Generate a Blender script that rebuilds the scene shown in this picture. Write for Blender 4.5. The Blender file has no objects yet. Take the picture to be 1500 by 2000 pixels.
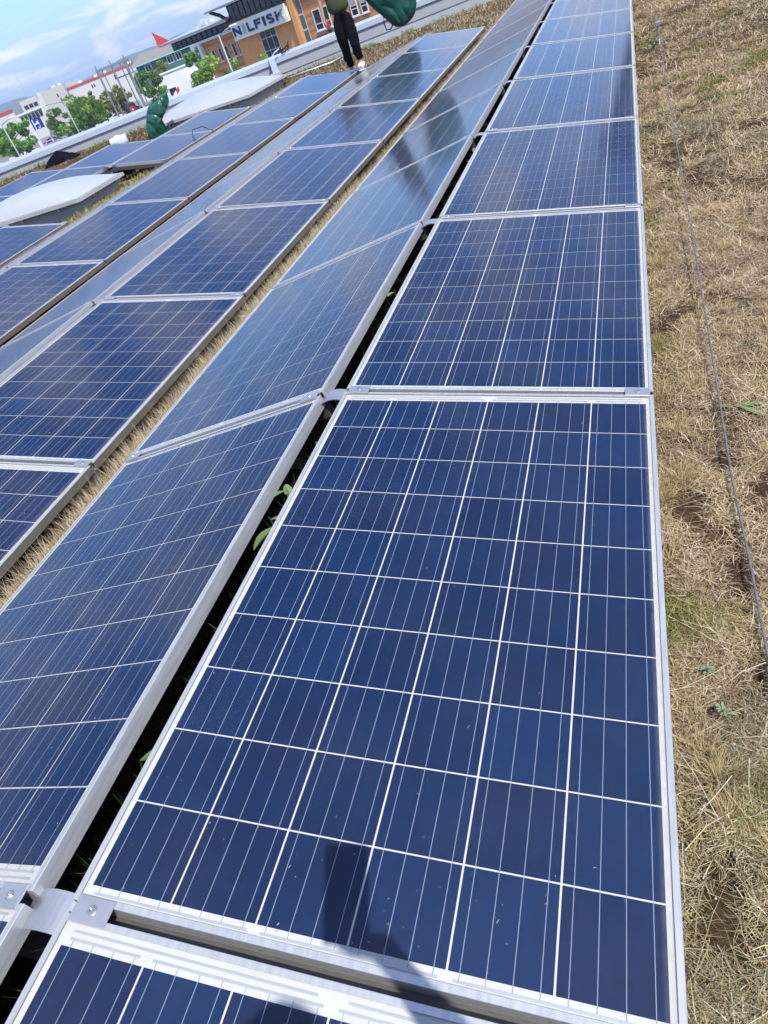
import bpy, bmesh, math, random
import numpy as np
from mathutils import Matrix, Vector, noise as mnoise

random.seed(7)
rng = np.random.default_rng(11)
scn = bpy.context.scene
COL = scn.collection

# ------------------------------------------------------------------ camera
CAM = Vector((0.0323, -1.9695, 1.2228))
RIGHT = Vector((0.92197666, 0.24546488, -0.29950964))
DOWN = Vector((-0.07094617, -0.6532758, -0.75378867))
FWD = Vector((-0.38069104, 0.71622463, -0.58489025))
cam_d = bpy.data.cameras.new('camera')
cam = bpy.data.objects.new('camera', cam_d)
COL.objects.link(cam)
m3 = Matrix((RIGHT, -DOWN, -FWD)).transposed()
cam.matrix_world = Matrix.Translation(CAM) @ m3.to_4x4()
cam_d.sensor_fit = 'VERTICAL'
cam_d.sensor_height = 36.0
cam_d.lens = 36.0 * 1372.54 / 2000.0
cam_d.clip_start = 0.005
cam_d.clip_end = 20000
scn.camera = cam

# ------------------------------------------------------------------ world, sun, exposure
SUN = Vector((0.567, -0.470, 1.143)).normalized()
el = math.asin(SUN.z)
az = math.atan2(SUN.x, SUN.y)
world = bpy.data.worlds.new('World')
scn.world = world
world.use_nodes = True
wn, wl = world.node_tree.nodes, world.node_tree.links
wn.clear()
out = wn.new('ShaderNodeOutputWorld')
bg = wn.new('ShaderNodeBackground')
sky = wn.new('ShaderNodeTexSky')
sky.sky_type = 'NISHITA'
sky.sun_disc = False
sky.sun_elevation = el
sky.sun_rotation = az
sky.altitude = 150
sky.air_density = 1.0
sky.dust_density = 0.6
sky.ozone_density = 1.6
bg.inputs['Strength'].default_value = 0.15
tc = wn.new('ShaderNodeTexCoord')
sep = wn.new('ShaderNodeSeparateXYZ')
wl.new(tc.outputs['Generated'], sep.inputs[0])
addz = wn.new('ShaderNodeMath'); addz.operation = 'ADD'; addz.inputs[1].default_value = 0.10
absz = wn.new('ShaderNodeMath'); absz.operation = 'ABSOLUTE'
wl.new(sep.outputs['Z'], absz.inputs[0]); wl.new(absz.outputs[0], addz.inputs[0])
dx = wn.new('ShaderNodeMath'); dx.operation = 'DIVIDE'
dy = wn.new('ShaderNodeMath'); dy.operation = 'DIVIDE'
wl.new(sep.outputs['X'], dx.inputs[0]); wl.new(addz.outputs[0], dx.inputs[1])
wl.new(sep.outputs['Y'], dy.inputs[0]); wl.new(addz.outputs[0], dy.inputs[1])
comb = wn.new('ShaderNodeCombineXYZ')
wl.new(dx.outputs[0], comb.inputs[0]); wl.new(dy.outputs[0], comb.inputs[1])
n1 = wn.new('ShaderNodeTexNoise'); n1.inputs['Scale'].default_value = 1.25; n1.inputs['Detail'].default_value = 6
n1.inputs['Roughness'].default_value = 0.58; n1.inputs['Distortion'].default_value = 0.3
wl.new(comb.outputs[0], n1.inputs['Vector'])
cr = wn.new('ShaderNodeValToRGB')
cr.color_ramp.elements[0].position = 0.51; cr.color_ramp.elements[0].color = (0, 0, 0, 1)
cr.color_ramp.elements[1].position = 0.67; cr.color_ramp.elements[1].color = (1, 1, 1, 1)
wl.new(n1.outputs['Fac'], cr.inputs[0])
mx = wn.new('ShaderNodeMix'); mx.data_type = 'RGBA'
mx.inputs['B'].default_value = (6.3, 6.35, 6.5, 1)
pm = wn.new('ShaderNodeMapping'); pm.inputs['Scale'].default_value = (9, 9, 17); pm.inputs['Location'].default_value = (3.1, 1.7, 0.4)
wl.new(tc.outputs['Generated'], pm.inputs['Vector'])
n2 = wn.new('ShaderNodeTexNoise'); n2.inputs['Scale'].default_value = 1.0; n2.inputs['Detail'].default_value = 5; n2.inputs['Roughness'].default_value = 0.55
wl.new(pm.outputs[0], n2.inputs['Vector'])
cr2 = wn.new('ShaderNodeValToRGB')
cr2.color_ramp.elements[0].position = 0.52; cr2.color_ramp.elements[0].color = (0, 0, 0, 1)
cr2.color_ramp.elements[1].position = 0.60; cr2.color_ramp.elements[1].color = (1, 1, 1, 1)
wl.new(n2.outputs['Fac'], cr2.inputs[0])
mxx = wn.new('ShaderNodeMath'); mxx.operation = 'MAXIMUM'
wl.new(cr.outputs['Color'], mxx.inputs[0]); wl.new(cr2.outputs['Color'], mxx.inputs[1])
cf = wn.new('ShaderNodeMath'); cf.operation = 'MULTIPLY'; cf.inputs[1].default_value = 0.85
wl.new(mxx.outputs[0], cf.inputs[0])
wl.new(cf.outputs[0], mx.inputs['Factor'])
tint = wn.new('ShaderNodeMix'); tint.data_type = 'RGBA'; tint.blend_type = 'MULTIPLY'; tint.inputs['Factor'].default_value = 1.0
tint.inputs['B'].default_value = (0.68, 0.95, 1.42, 1)
wl.new(sky.outputs['Color'], tint.inputs['A'])
hz = wn.new('ShaderNodeMapRange'); hz.interpolation_type = 'SMOOTHSTEP'
hz.inputs['From Min'].default_value = 0.0; hz.inputs['From Max'].default_value = 0.145
hz.inputs['To Min'].default_value = 0.92; hz.inputs['To Max'].default_value = 0.0
wl.new(absz.outputs[0], hz.inputs['Value'])
hm = wn.new('ShaderNodeMix'); hm.data_type = 'RGBA'; hm.inputs['B'].default_value = (3.05, 3.75, 5.5, 1)
wl.new(hz.outputs[0], hm.inputs['Factor']); wl.new(tint.outputs['Result'], hm.inputs['A'])
wl.new(hm.outputs['Result'], mx.inputs['A'])
wl.new(mx.outputs['Result'], bg.inputs['Color'])
wl.new(bg.outputs[0], out.inputs['Surface'])

sun_d = bpy.data.lights.new('sun', 'SUN')
sun_d.energy = 4.2
sun_d.angle = math.radians(0.53)
sun_d.color = (1.0, 0.955, 0.88)
sun = bpy.data.objects.new('sun', sun_d)
COL.objects.link(sun)
sun.rotation_euler = (-SUN).to_track_quat('-Z', 'Y').to_euler()
sun.location = (3, -3, 20)

vs = scn.view_settings
vs.view_transform = 'Standard'
vs.look = 'None'
vs.exposure = 0.27
vs.gamma = 1.0
vs.use_curve_mapping = False
cy = scn.cycles
cy.max_bounces = 6; cy.diffuse_bounces = 2; cy.glossy_bounces = 3; cy.transmission_bounces = 3; cy.transparent_max_bounces = 6; cy.volume_bounces = 0
cy.caustics_reflective = False; cy.caustics_refractive = False
cy.use_adaptive_sampling = True; cy.adaptive_threshold = 0.03
cy.use_denoising = True

# ------------------------------------------------------------------ helpers
def tag(o, label=None, cat=None, group=None, kind=None):
    if label: o['label'] = label
    if cat: o['category'] = cat
    if group: o['group'] = group
    if kind: o['kind'] = kind
    return o

def empty(name, loc=(0, 0, 0), rz=0.0, mw=None):
    o = bpy.data.objects.new(name, None)
    COL.objects.link(o)
    o.empty_display_size = 0.1
    if mw is not None:
        o.matrix_world = mw
    else:
        o.location = loc
        o.rotation_euler = (0, 0, rz)
    return o

def link(name, me, parent=None, mw=None, smooth=False):
    o = bpy.data.objects.new(name, me)
    COL.objects.link(o)
    if parent is not None:
        o.parent = parent
    if mw is not None:
        o.matrix_local = mw
    if smooth:
        me.polygons.foreach_set('use_smooth', [True] * len(me.polygons))
    return o

def newmat(name):
    m = bpy.data.materials.new(name)
    m.use_nodes = True
    return m, m.node_tree.nodes, m.node_tree.links, m.node_tree.nodes['Principled BSDF']

def mat(name, col, rough=0.6, metal=0.0, var=0.15, scale=8.0, bump=0.0, bscale=60.0, spec=0.5, dirt=None, dirt_amt=0.0, coords='Object'):
    """principled with noise-driven colour variation, optional dirt patches and bump"""
    m, n, l, b = newmat(name)
    tcn = n.new('ShaderNodeTexCoord')
    nz = n.new('ShaderNodeTexNoise'); nz.inputs['Scale'].default_value = scale; nz.inputs['Detail'].default_value = 5
    l.new(tcn.outputs[coords], nz.inputs['Vector'])
    mixn = n.new('ShaderNodeMix'); mixn.data_type = 'RGBA'
    mixn.inputs['A'].default_value = tuple(max(0, c * (1 - var)) for c in col) + (1,)
    mixn.inputs['B'].default_value = tuple(min(1, c * (1 + var)) for c in col) + (1,)
    l.new(nz.outputs['Fac'], mixn.inputs['Factor'])
    last = mixn.outputs['Result']
    if dirt is not None:
        n2 = n.new('ShaderNodeTexNoise'); n2.inputs['Scale'].default_value = scale * 0.45; n2.inputs['Detail'].default_value = 8
        n2.inputs['Roughness'].default_value = 0.7
        l.new(tcn.outputs[coords], n2.inputs['Vector'])
        r2 = n.new('ShaderNodeValToRGB')
        r2.color_ramp.elements[0].position = 0.45; r2.color_ramp.elements[1].position = 0.75
        r2.color_ramp.elements[1].color = (dirt_amt,) * 3 + (1,)
        l.new(n2.outputs['Fac'], r2.inputs[0])
        m2 = n.new('ShaderNodeMix'); m2.data_type = 'RGBA'
        m2.inputs['B'].default_value = tuple(dirt) + (1,)
        l.new(last, m2.inputs['A']); l.new(r2.outputs['Color'], m2.inputs['Factor'])
        last = m2.outputs['Result']
    l.new(last, b.inputs['Base Color'])
    b.inputs['Roughness'].default_value = rough
    b.inputs['Metallic'].default_value = metal
    b.inputs['Specular IOR Level'].default_value = spec
    if bump > 0:
        n3 = n.new('ShaderNodeTexNoise'); n3.inputs['Scale'].default_value = bscale; n3.inputs['Detail'].default_value = 4
        l.new(tcn.outputs[coords], n3.inputs['Vector'])
        bp = n.new('ShaderNodeBump'); bp.inputs['Strength'].default_value = bump; bp.inputs['Distance'].default_value = 0.01
        l.new(n3.outputs['Fac'], bp.inputs['Height']); l.new(bp.outputs[0], b.inputs['Normal'])
    return m

class MB:
    def __init__(s):
        s.v = []; s.f = []
    def add(s, vs_, fs_):
        k = len(s.v); s.v += [tuple(p) for p in vs_]; s.f += [tuple(i + k for i in f) for f in fs_]; return s
    def box(s, x0, x1, y0, y1, z0, z1):
        return s.add([(x0, y0, z0), (x1, y0, z0), (x1, y1, z0), (x0, y1, z0), (x0, y0, z1), (x1, y0, z1), (x1, y1, z1), (x0, y1, z1)],
                     [(0, 3, 2, 1), (4, 5, 6, 7), (0, 1, 5, 4), (1, 2, 6, 5), (2, 3, 7, 6), (3, 0, 4, 7)])
    def quad(s, a, b, c, d):
        return s.add([a, b, c, d], [(0, 1, 2, 3)])
    def prism(s, poly, p0, p1, ux, uz):
        """extrude 2D polygon (in axes ux,uz) from p0 to p1"""
        p0, p1, ux, uz = map(Vector, (p0, p1, ux, uz)); n = len(poly)
        vs_ = [p0 + ux * a + uz * b for a, b in poly] + [p1 + ux * a + uz * b for a, b in poly]
        fs_ = [tuple(range(n))[::-1], tuple(range(n, 2 * n))] + [(i, (i + 1) % n, n + (i + 1) % n, n + i) for i in range(n)]
        return s.add(vs_, fs_)
    def tube(s, pts, r, seg=8, caps=True):
        pts = [Vector(p) for p in pts]; n = len(pts); rs = r if isinstance(r, (list, tuple)) else [r] * n
        vs_ = []; fs_ = []
        ref = Vector((0, 0, 1))
        for i, p in enumerate(pts):
            t = (pts[min(i + 1, n - 1)] - pts[max(i - 1, 0)]).normalized()
            rf = ref if abs(t.dot(ref)) < 0.95 else Vector((1, 0, 0))
            a = t.cross(rf).normalized(); b = t.cross(a)
            for k in range(seg):
                th = 2 * math.pi * k / seg
                vs_.append(p + (a * math.cos(th) + b * math.sin(th)) * rs[i])
        for i in range(n - 1):
            for k in range(seg):
                fs_.append((i * seg + k, i * seg + (k + 1) % seg, (i + 1) * seg + (k + 1) % seg, (i + 1) * seg + k))
        if caps:
            fs_.append(tuple(range(seg))[::-1]); fs_.append(tuple((n - 1) * seg + k for k in range(seg)))
        return s.add(vs_, fs_)
    def mesh(s, name, m=None):
        me = bpy.data.meshes.new(name); me.from_pydata(s.v, [], s.f)
        bm = bmesh.new(); bm.from_mesh(me); bmesh.ops.recalc_face_normals(bm, faces=bm.faces); bm.to_mesh(me); bm.free()
        if m: me.materials.append(m)
        return me
    def build(s, name, m=None, parent=None, smooth=False):
        return link(name, s.mesh(name, m), parent, smooth=smooth)

def bevel_mesh(me, w, seg=2):
    bm = bmesh.new(); bm.from_mesh(me)
    bmesh.ops.remove_doubles(bm, verts=bm.verts, dist=1e-6)
    bmesh.ops.bevel(bm, geom=list(bm.edges), offset=w, segments=seg, affect='EDGES', profile=0.5)
    bm.to_mesh(me); bm.free(); return me

def fast_mesh(name, V, quads=None, tris=None, col=None, mats=()):
    """numpy mesh; V (n,3), quads (q,4), tris (t,3), col (n,4)"""
    me = bpy.data.meshes.new(name)
    nq = 0 if quads is None else len(quads); nt = 0 if tris is None else len(tris)
    me.vertices.add(len(V)); me.vertices.foreach_set('co', np.asarray(V, np.float32).ravel())
    idx = np.concatenate([a.ravel() for a in (quads, tris) if a is not None]).astype(np.int32)
    me.loops.add(len(idx)); me.loops.foreach_set('vertex_index', idx)
    tot = np.concatenate([np.full(nq, 4), np.full(nt, 3)]).astype(np.int32)
    st = np.concatenate([[0], np.cumsum(tot)[:-1]]).astype(np.int32)
    me.polygons.add(nq + nt)
    me.polygons.foreach_set('loop_start', st); me.polygons.foreach_set('loop_total', tot)
    if col is not None:
        at = me.color_attributes.new('Col', 'FLOAT_COLOR', 'POINT')
        at.data.foreach_set('color', np.asarray(col, np.float32).ravel())
    for m in mats: me.materials.append(m)
    me.update(calc_edges=True)
    return me

# city frame: t to the right, d away from the camera, both horizontal; z is world height
F2 = Vector((-0.46935, 0.88301, 0)); T2 = Vector((0.88301, 0.46935, 0))
ROTZ = math.atan2(T2.y, T2.x)
def ft(t, d, z=0.0):
    p = Vector((CAM.x, CAM.y, 0)) + T2 * t + F2 * d
    return Vector((p.x, p.y, z))
def fts(t, d, z, s):
    return ft(t * s, d * s, CAM.z + (z - CAM.z) * s)
CITY = -7.0      # street level, the roof is a storey and a half above it
ROOF = -0.12     # roof substrate, panel low edges are z = 0

# ------------------------------------------------------------------ materials
M = {}
def vcol_mat(name, rough=0.8, trans=0.0, var_scale=0.0, spec=0.3):
    m, n, l, b = newmat(name)
    at = n.new('ShaderNodeAttribute'); at.attribute_name = 'Col'
    l.new(at.outputs['Color'], b.inputs['Base Color'])
    b.inputs['Roughness'].default_value = rough
    b.inputs['Specular IOR Level'].default_value = spec
    if trans > 0:
        tr = n.new('ShaderNodeBsdfTranslucent'); l.new(at.outputs['Color'], tr.inputs['Color'])
        mi = n.new('ShaderNodeMixShader'); mi.inputs[0].default_value = trans
        l.new(b.outputs[0], mi.inputs[1]); l.new(tr.outputs[0], mi.inputs[2])
        l.new(mi.outputs[0], n['Material Output'].inputs['Surface'])
    return m
M['blade'] = vcol_mat('dry_blade', 0.85, 0.12)
M['leaf'] = vcol_mat('tree_leaf', 0.6, 0.42)
M['bits'] = vcol_mat('debris', 0.9)

# solar cell: polycrystalline blue, per-cell tone, fine silver fingers
def cell_mat():
    m, n, l, b = newmat('solar_cell')
    oi = n.new('ShaderNodeObjectInfo')
    tcn = n.new('ShaderNodeTexCoord')
    vor = n.new('ShaderNodeTexVoronoi'); vor.inputs['Scale'].default_value = 55
    mp = n.new('ShaderNodeVectorMath'); mp.operation = 'ADD'
    sc = n.new('ShaderNodeVectorMath'); sc.operation = 'SCALE'; sc.inputs[0].default_value = (9, 5, 3)
    l.new(oi.outputs['Random'], sc.inputs['Scale'])
    l.new(tcn.outputs['Object'], mp.inputs[0]); l.new(sc.outputs[0], mp.inputs[1])
    l.new(mp.outputs[0], vor.inputs['Vector'])
    nz = n.new('ShaderNodeTexNoise'); nz.inputs['Scale'].default_value = 9; nz.inputs['Detail'].default_value = 1
    l.new(mp.outputs[0], nz.inputs['Vector'])
    r = n.new('ShaderNodeValToRGB'); r.color_ramp.elements[0].color = (0.0009, 0.0085, 0.042, 1); r.color_ramp.elements[1].color = (0.0018, 0.0240, 0.098, 1)
    sm = n.new('ShaderNodeMath'); sm.operation = 'MULTIPLY_ADD'; sm.inputs[1].default_value = 0.48; 
    l.new(oi.outputs['Random'], sm.inputs[0])
    vs1 = n.new('ShaderNodeMath'); vs1.operation = 'MULTIPLY_ADD'; vs1.inputs[1].default_value = 0.30; vs1.inputs[2].default_value = -0.06
    l.new(vor.outputs['Color'], vs1.inputs[0])
    vs2 = n.new('ShaderNodeMath'); vs2.operation = 'MULTIPLY_ADD'; vs2.inputs[1].default_value = 0.5
    l.new(nz.outputs['Fac'], vs2.inputs[0]); l.new(vs1.outputs[0], vs2.inputs[2])
    l.new(vs2.outputs[0], sm.inputs[2])
    l.new(sm.outputs[0], r.inputs[0])
    # fine fingers across the cell and faint dotted lines half way between busbars
    sx = n.new('ShaderNodeSeparateXYZ'); l.new(tcn.outputs['Object'], sx.inputs[0])
    fm = n.new('ShaderNodeMath'); fm.operation = 'MULTIPLY'; fm.inputs[1].default_value = 1 / 0.0022
    l.new(sx.outputs['Y'], fm.inputs[0])
    ff = n.new('ShaderNodeMath'); ff.operation = 'FRACT'; l.new(fm.outputs[0], ff.inputs[0])
    fl = n.new('ShaderNodeMath'); fl.operation = 'LESS_THAN'; fl.inputs[1].default_value = 0.10; l.new(ff.outputs[0], fl.inputs[0])
    fk = n.new('ShaderNodeMath'); fk.operation = 'MULTIPLY'; fk.inputs[1].default_value = 0.07; l.new(fl.outputs[0], fk.inputs[0])
    mi = n.new('ShaderNodeMix'); mi.data_type = 'RGBA'; mi.inputs['B'].default_value = (0.35, 0.4, 0.5, 1)
    l.new(fk.outputs[0], mi.inputs['Factor']); l.new(r.outputs['Color'], mi.inputs['A'])
    l.new(mi.outputs['Result'], b.inputs['Base Color'])
    b.inputs['Roughness'].default_value = 0.45
    b.inputs['Specular IOR Level'].default_value = 0.35
    return m
M['cell'] = cell_mat()
M['backsheet'] = mat('white_backsheet', (0.62, 0.63, 0.63), 0.55, var=0.05, scale=20, dirt=(0.45, 0.40, 0.32), dirt_amt=0.35)
M['ribbon'] = mat('tinned_ribbon', (0.52, 0.55, 0.58), 0.4, 0.35, var=0.1)
M['busbar'] = mat('tinned_busbar', (0.29, 0.35, 0.47), 0.45, 0.2, var=0.08)

# glass cover: fresnel reflection over transparency plus a thin film of dust, thicker along the low edge
def glass_mat():
    m, n, l, b = newmat('panel_glass')
    n.remove(b)
    tr = n.new('ShaderNodeBsdfTransparent'); tr.inputs['Color'].default_value = (0.97, 0.98, 0.98, 1)
    gl = n.new('ShaderNodeBsdfGlossy'); gl.inputs['Color'].default_value = (1, 1, 1, 1); gl.inputs['Roughness'].default_value = 0.05
    fr = n.new('ShaderNodeFresnel'); fr.inputs['IOR'].default_value = 1.30
    du = n.new('ShaderNodeBsdfDiffuse'); du.inputs['Color'].default_value = (0.50, 0.47, 0.42, 1)
    tcn = n.new('ShaderNodeTexCoord')
    oi = n.new('ShaderNodeObjectInfo')
    sc = n.new('ShaderNodeVectorMath'); sc.operation = 'SCALE'; sc.inputs[0].default_value = (17, 11, 0); l.new(oi.outputs['Random'], sc.inputs['Scale'])
    ad = n.new('ShaderNodeVectorMath'); ad.operation = 'ADD'; l.new(tcn.outputs['Object'], ad.inputs[0]); l.new(sc.outputs[0], ad.inputs[1])
    nz = n.new('ShaderNodeTexNoise'); nz.inputs['Scale'].default_value = 5; nz.inputs['Detail'].default_value = 3; nz.inputs['Roughness'].default_value = 0.7
    l.new(ad.outputs[0], nz.inputs['Vector'])
    r = n.new('ShaderNodeValToRGB'); r.color_ramp.elements[0].position = 0.35; r.color_ramp.elements[0].color = (0.001, 0.001, 0.001, 1)
    r.color_ramp.elements[1].position = 0.8; r.color_ramp.elements[1].color = (0.0050, 0.0050, 0.0050, 1)
    l.new(nz.outputs['Fac'], r.inputs[0])
    sx = n.new('ShaderNodeSeparateXYZ'); l.new(tcn.outputs['Object'], sx.inputs[0])
    edge = n.new('ShaderNodeMapRange'); edge.inputs['From Min'].default_value = 0.011; edge.inputs['From Max'].default_value = 0.032
    edge.inputs['To Min'].default_value = 0.42; edge.inputs['To Max'].default_value = 0.0
    l.new(sx.outputs['X'], edge.inputs['Value'])
    nz2 = n.new('ShaderNodeTexNoise'); nz2.inputs['Scale'].default_value = 40; nz2.inputs['Detail'].default_value = 1
    l.new(ad.outputs[0], nz2.inputs['Vector'])
    em = n.new('ShaderNodeMath'); em.operation = 'MULTIPLY'; l.new(edge.outputs[0], em.inputs[0]); l.new(nz2.outputs['Fac'], em.inputs[1])
    dsum = n.new('ShaderNodeMath'); dsum.operation = 'ADD'; l.new(r.outputs['Color'], dsum.inputs[0]); l.new(em.outputs[0], dsum.inputs[1])
    # a film of dust hides more at a slant: optical thickness over the cosine of the view angle
    geo = n.new('ShaderNodeNewGeometry')
    dt = n.new('ShaderNodeVectorMath'); dt.operation = 'DOT_PRODUCT'; l.new(geo.outputs['Normal'], dt.inputs[0]); l.new(geo.outputs['Incoming'], dt.inputs[1])
    ab = n.new('ShaderNodeMath'); ab.operation = 'ABSOLUTE'; l.new(dt.outputs['Value'], ab.inputs[0])
    mxn = n.new('ShaderNodeMath'); mxn.operation = 'MAXIMUM'; mxn.inputs[1].default_value = 0.035; l.new(ab.outputs[0], mxn.inputs[0])
    dv = n.new('ShaderNodeMath'); dv.operation = 'DIVIDE'; dv.use_clamp = True; l.new(dsum.outputs[0], dv.inputs[0]); l.new(mxn.outputs[0], dv.inputs[1])
    m1 = n.new('ShaderNodeMixShader'); l.new(fr.outputs[0], m1.inputs[0]); l.new(tr.outputs[0], m1.inputs[1]); l.new(gl.outputs[0], m1.inputs[2])
    m2 = n.new('ShaderNodeMixShader'); l.new(dv.outputs[0], m2.inputs[0]); l.new(m1.outputs[0], m2.inputs[1]); l.new(du.outputs[0], m2.inputs[2])
    l.new(m2.outputs[0], n['Material Output'].inputs['Surface'])
    rr = n.new('ShaderNodeMath'); rr.operation = 'MULTIPLY_ADD'; rr.inputs[1].default_value = 0.07; rr.inputs[2].default_value = 0.10
    l.new(nz.outputs['Fac'], rr.inputs[0]); l.new(rr.outputs[0], gl.inputs['Roughness'])
    return m
M['glass'] = glass_mat()

# anodised frame; the outer side of the low edge is caked with brown dirt
def frame_mat():
    m, n, l, b = newmat('anodised_frame')
    tcn = n.new('ShaderNodeTexCoord')
    mp = n.new('ShaderNodeMapping'); mp.inputs['Scale'].default_value = (60, 6, 60); l.new(tcn.outputs['Object'], mp.inputs['Vector'])
    nz = n.new('ShaderNodeTexNoise'); nz.inputs['Scale'].default_value = 1.5; nz.inputs['Detail'].default_value = 6; l.new(mp.outputs[0], nz.inputs['Vector'])
    r = n.new('ShaderNodeValToRGB'); r.color_ramp.elements[0].position = 0.3; r.color_ramp.elements[0].color = (0.43, 0.435, 0.43, 1)
    r.color_ramp.elements[1].position = 0.75; r.color_ramp.elements[1].color = (0.58, 0.585, 0.58, 1); l.new(nz.outputs['Fac'], r.inputs[0])
    sx = n.new('ShaderNodeSeparateXYZ'); l.new(tcn.outputs['Object'], sx.inputs[0])
    a = n.new('ShaderNodeMath'); a.operation = 'LESS_THAN'; a.inputs[1].default_value = 0.003; l.new(sx.outputs['X'], a.inputs[0])
    c = n.new('ShaderNodeMapRange'); c.inputs['From Min'].default_value = -0.0012; c.inputs['From Max'].default_value = -0.0045
    c.inputs['To Min'].default_value = 0.0; c.inputs['To Max'].default_value = 0.95; l.new(sx.outputs['Z'], c.inputs['Value'])
    n2 = n.new('ShaderNodeTexNoise'); n2.inputs['Scale'].default_value = 14; n2.inputs['Detail'].default_value = 8; l.new(tcn.outputs['Object'], n2.inputs['Vector'])
    r2 = n.new('ShaderNodeMapRange'); r2.inputs['From Min'].default_value = 0.25; r2.inputs['From Max'].default_value = 0.6; r2.inputs['To Min'].default_value = 0.75; l.new(n2.outputs['Fac'], r2.inputs['Value'])
    k = n.new('ShaderNodeMath'); k.operation = 'MULTIPLY'; l.new(a.outputs[0], k.inputs[0]); l.new(c.outputs[0], k.inputs[1])
    k2 = n.new('ShaderNodeMath'); k2.operation = 'MULTIPLY'; l.new(k.outputs[0], k2.inputs[0]); l.new(r2.outputs[0], k2.inputs[1])
    dirt = n.new('ShaderNodeValToRGB'); dirt.color_ramp.elements[0].color = (0.12, 0.092, 0.062, 1); dirt.color_ramp.elements[1].color = (0.26, 0.21, 0.15, 1)
    l.new(n2.outputs['Fac'], dirt.inputs[0])
    mi = n.new('ShaderNodeMix'); mi.data_type = 'RGBA'; l.new(k2.outputs[0], mi.inputs['Factor']); l.new(r.outputs['Color'], mi.inputs['A']); l.new(dirt.outputs['Color'], mi.inputs['B'])
    l.new(mi.outputs['Result'], b.inputs['Base Color'])
    mm = n.new('ShaderNodeMapRange'); mm.inputs['To Min'].default_value = 0.45; mm.inputs['To Max'].default_value = 0.0; l.new(k2.outputs[0], mm.inputs['Value'])
    l.new(mm.outputs[0], b.inputs['Metallic'])
    b.inputs['Roughness'].default_value = 0.42
    return m
M['frame'] = frame_mat()
M['steel'] = mat('galvanised_steel', (0.55, 0.56, 0.57), 0.42, 0.8, var=0.18, scale=30, dirt=(0.30, 0.27, 0.22), dirt_amt=0.5)
M['bolt'] = mat('stainless_bolt', (0.62, 0.60, 0.57), 0.28, 0.95, var=0.1)
M['soil'] = None

# ------------------------------------------------------------------ roof ground, parapet and what lies beyond
def bank(t, d):
    """planted strip rises against the far parapet, more so towards the left"""
    b = min(max((6.0 - t) / 10.0, 0.0), 1.0) * 0.27
    k = min(max((d - 17.4) / 1.5, 0.0), 1.0)
    return b * k * k * (3 - 2 * k)

def ground_z(x, y):
    v = Vector((x - CAM.x, y - CAM.y, 0)); t = v.dot(T2); d = v.dot(F2)
    z = ROOF + bank(t, d)
    z += 0.010 * mnoise.noise((x * 1.7, y * 1.7, 0.3)) + 0.006 * mnoise.noise((x * 7, y * 7, 2.3))
    return z

def soil_mat():
    m, n, l, b = newmat('dry_roof_substrate')
    tcn = n.new('ShaderNodeTexCoord')
    a = n.new('ShaderNodeTexNoise'); a.inputs['Scale'].default_value = 1.6; a.inputs['Detail'].default_value = 10; a.inputs['Roughness'].default_value = 0.7
    l.new(tcn.outputs['Object'], a.inputs['Vector'])
    r = n.new('ShaderNodeValToRGB')
    e = r.color_ramp.elements
    e[0].position = 0.30; e[0].color = (0.040, 0.027, 0.018, 1)
    e[1].position = 0.75; e[1].color = (0.24, 0.17, 0.095, 1)
    k = e.new(0.5); k.color = (0.11, 0.072, 0.042, 1)
    l.new(a.outputs['Fac'], r.inputs[0])
    f = n.new('ShaderNodeTexNoise'); f.inputs['Scale'].default_value = 70; f.inputs['Detail'].default_value = 6; f.inputs['Roughness'].default_value = 0.75
    l.new(tcn.outputs['Object'], f.inputs['Vector'])
    r2 = n.new('ShaderNodeValToRGB'); r2.color_ramp.elements[0].position = 0.35; r2.color_ramp.elements[0].color = (0.35, 0.32, 0.28, 1)
    r2.color_ramp.elements[1].position = 0.65; r2.color_ramp.elements[1].color = (1.25, 1.2, 1.1, 1); l.new(f.outputs['Fac'], r2.inputs[0])
    mu = n.new('ShaderNodeMix'); mu.data_type = 'RGBA'; mu.blend_type = 'MULTIPLY'; mu.inputs['Factor'].default_value = 1
    l.new(r.outputs['Color'], mu.inputs['A']); l.new(r2.outputs['Color'], mu.inputs['B'])
    l.new(mu.outputs['Result'], b.inputs['Base Color'])
    b.inputs['Roughness'].default_value = 0.95; b.inputs['Specular IOR Level'].default_value = 0.1
    bp = n.new('ShaderNodeBump'); bp.inputs['Strength'].default_value = 0.9; bp.inputs['Distance'].default_value = 0.02
    l.new(f.outputs['Fac'], bp.inputs['Height']); l.new(bp.outputs[0], b.inputs['Normal'])
    return m
M['soil'] = soil_mat()

def build_roof():
    ts = np.linspace(-32, 26, 233); ds = np.linspace(-8, 19.02, 110)
    V = []
    for d in ds:
        for t in ts:
            p = ft(t, d); V.append((p.x, p.y, ground_z(p.x, p.y)))
    nt = len(ts); idx = np.arange(len(V)).reshape(len(ds), nt)
    q = np.stack([idx[:-1, :-1], idx[:-1, 1:], idx[1:, 1:], idx[1:, :-1]], -1).reshape(-1, 4)
    me = fast_mesh('roof_ground', np.array(V), q, mats=[M['soil']])
    o = link('roof_ground', me, smooth=True); tag(o, kind='structure')
build_roof()

M['render_grey'] = mat('grey_render', (0.42, 0.43, 0.45), 0.8, var=0.10, scale=1.2, dirt=(0.26, 0.26, 0.26), dirt_amt=0.45, bump=0.15)
M['coping'] = mat('coping_metal', (0.47, 0.52, 0.58), 0.35, 0.15, var=0.05, scale=3)
M['wall_band'] = mat('grey_wall_band', (0.36, 0.37, 0.39), 0.7, var=0.12, scale=2)

def city_obj(name, o, s=1.0):
    """empty at a city position whose x axis runs along t"""
    return empty(name, o, ROTZ)

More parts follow.
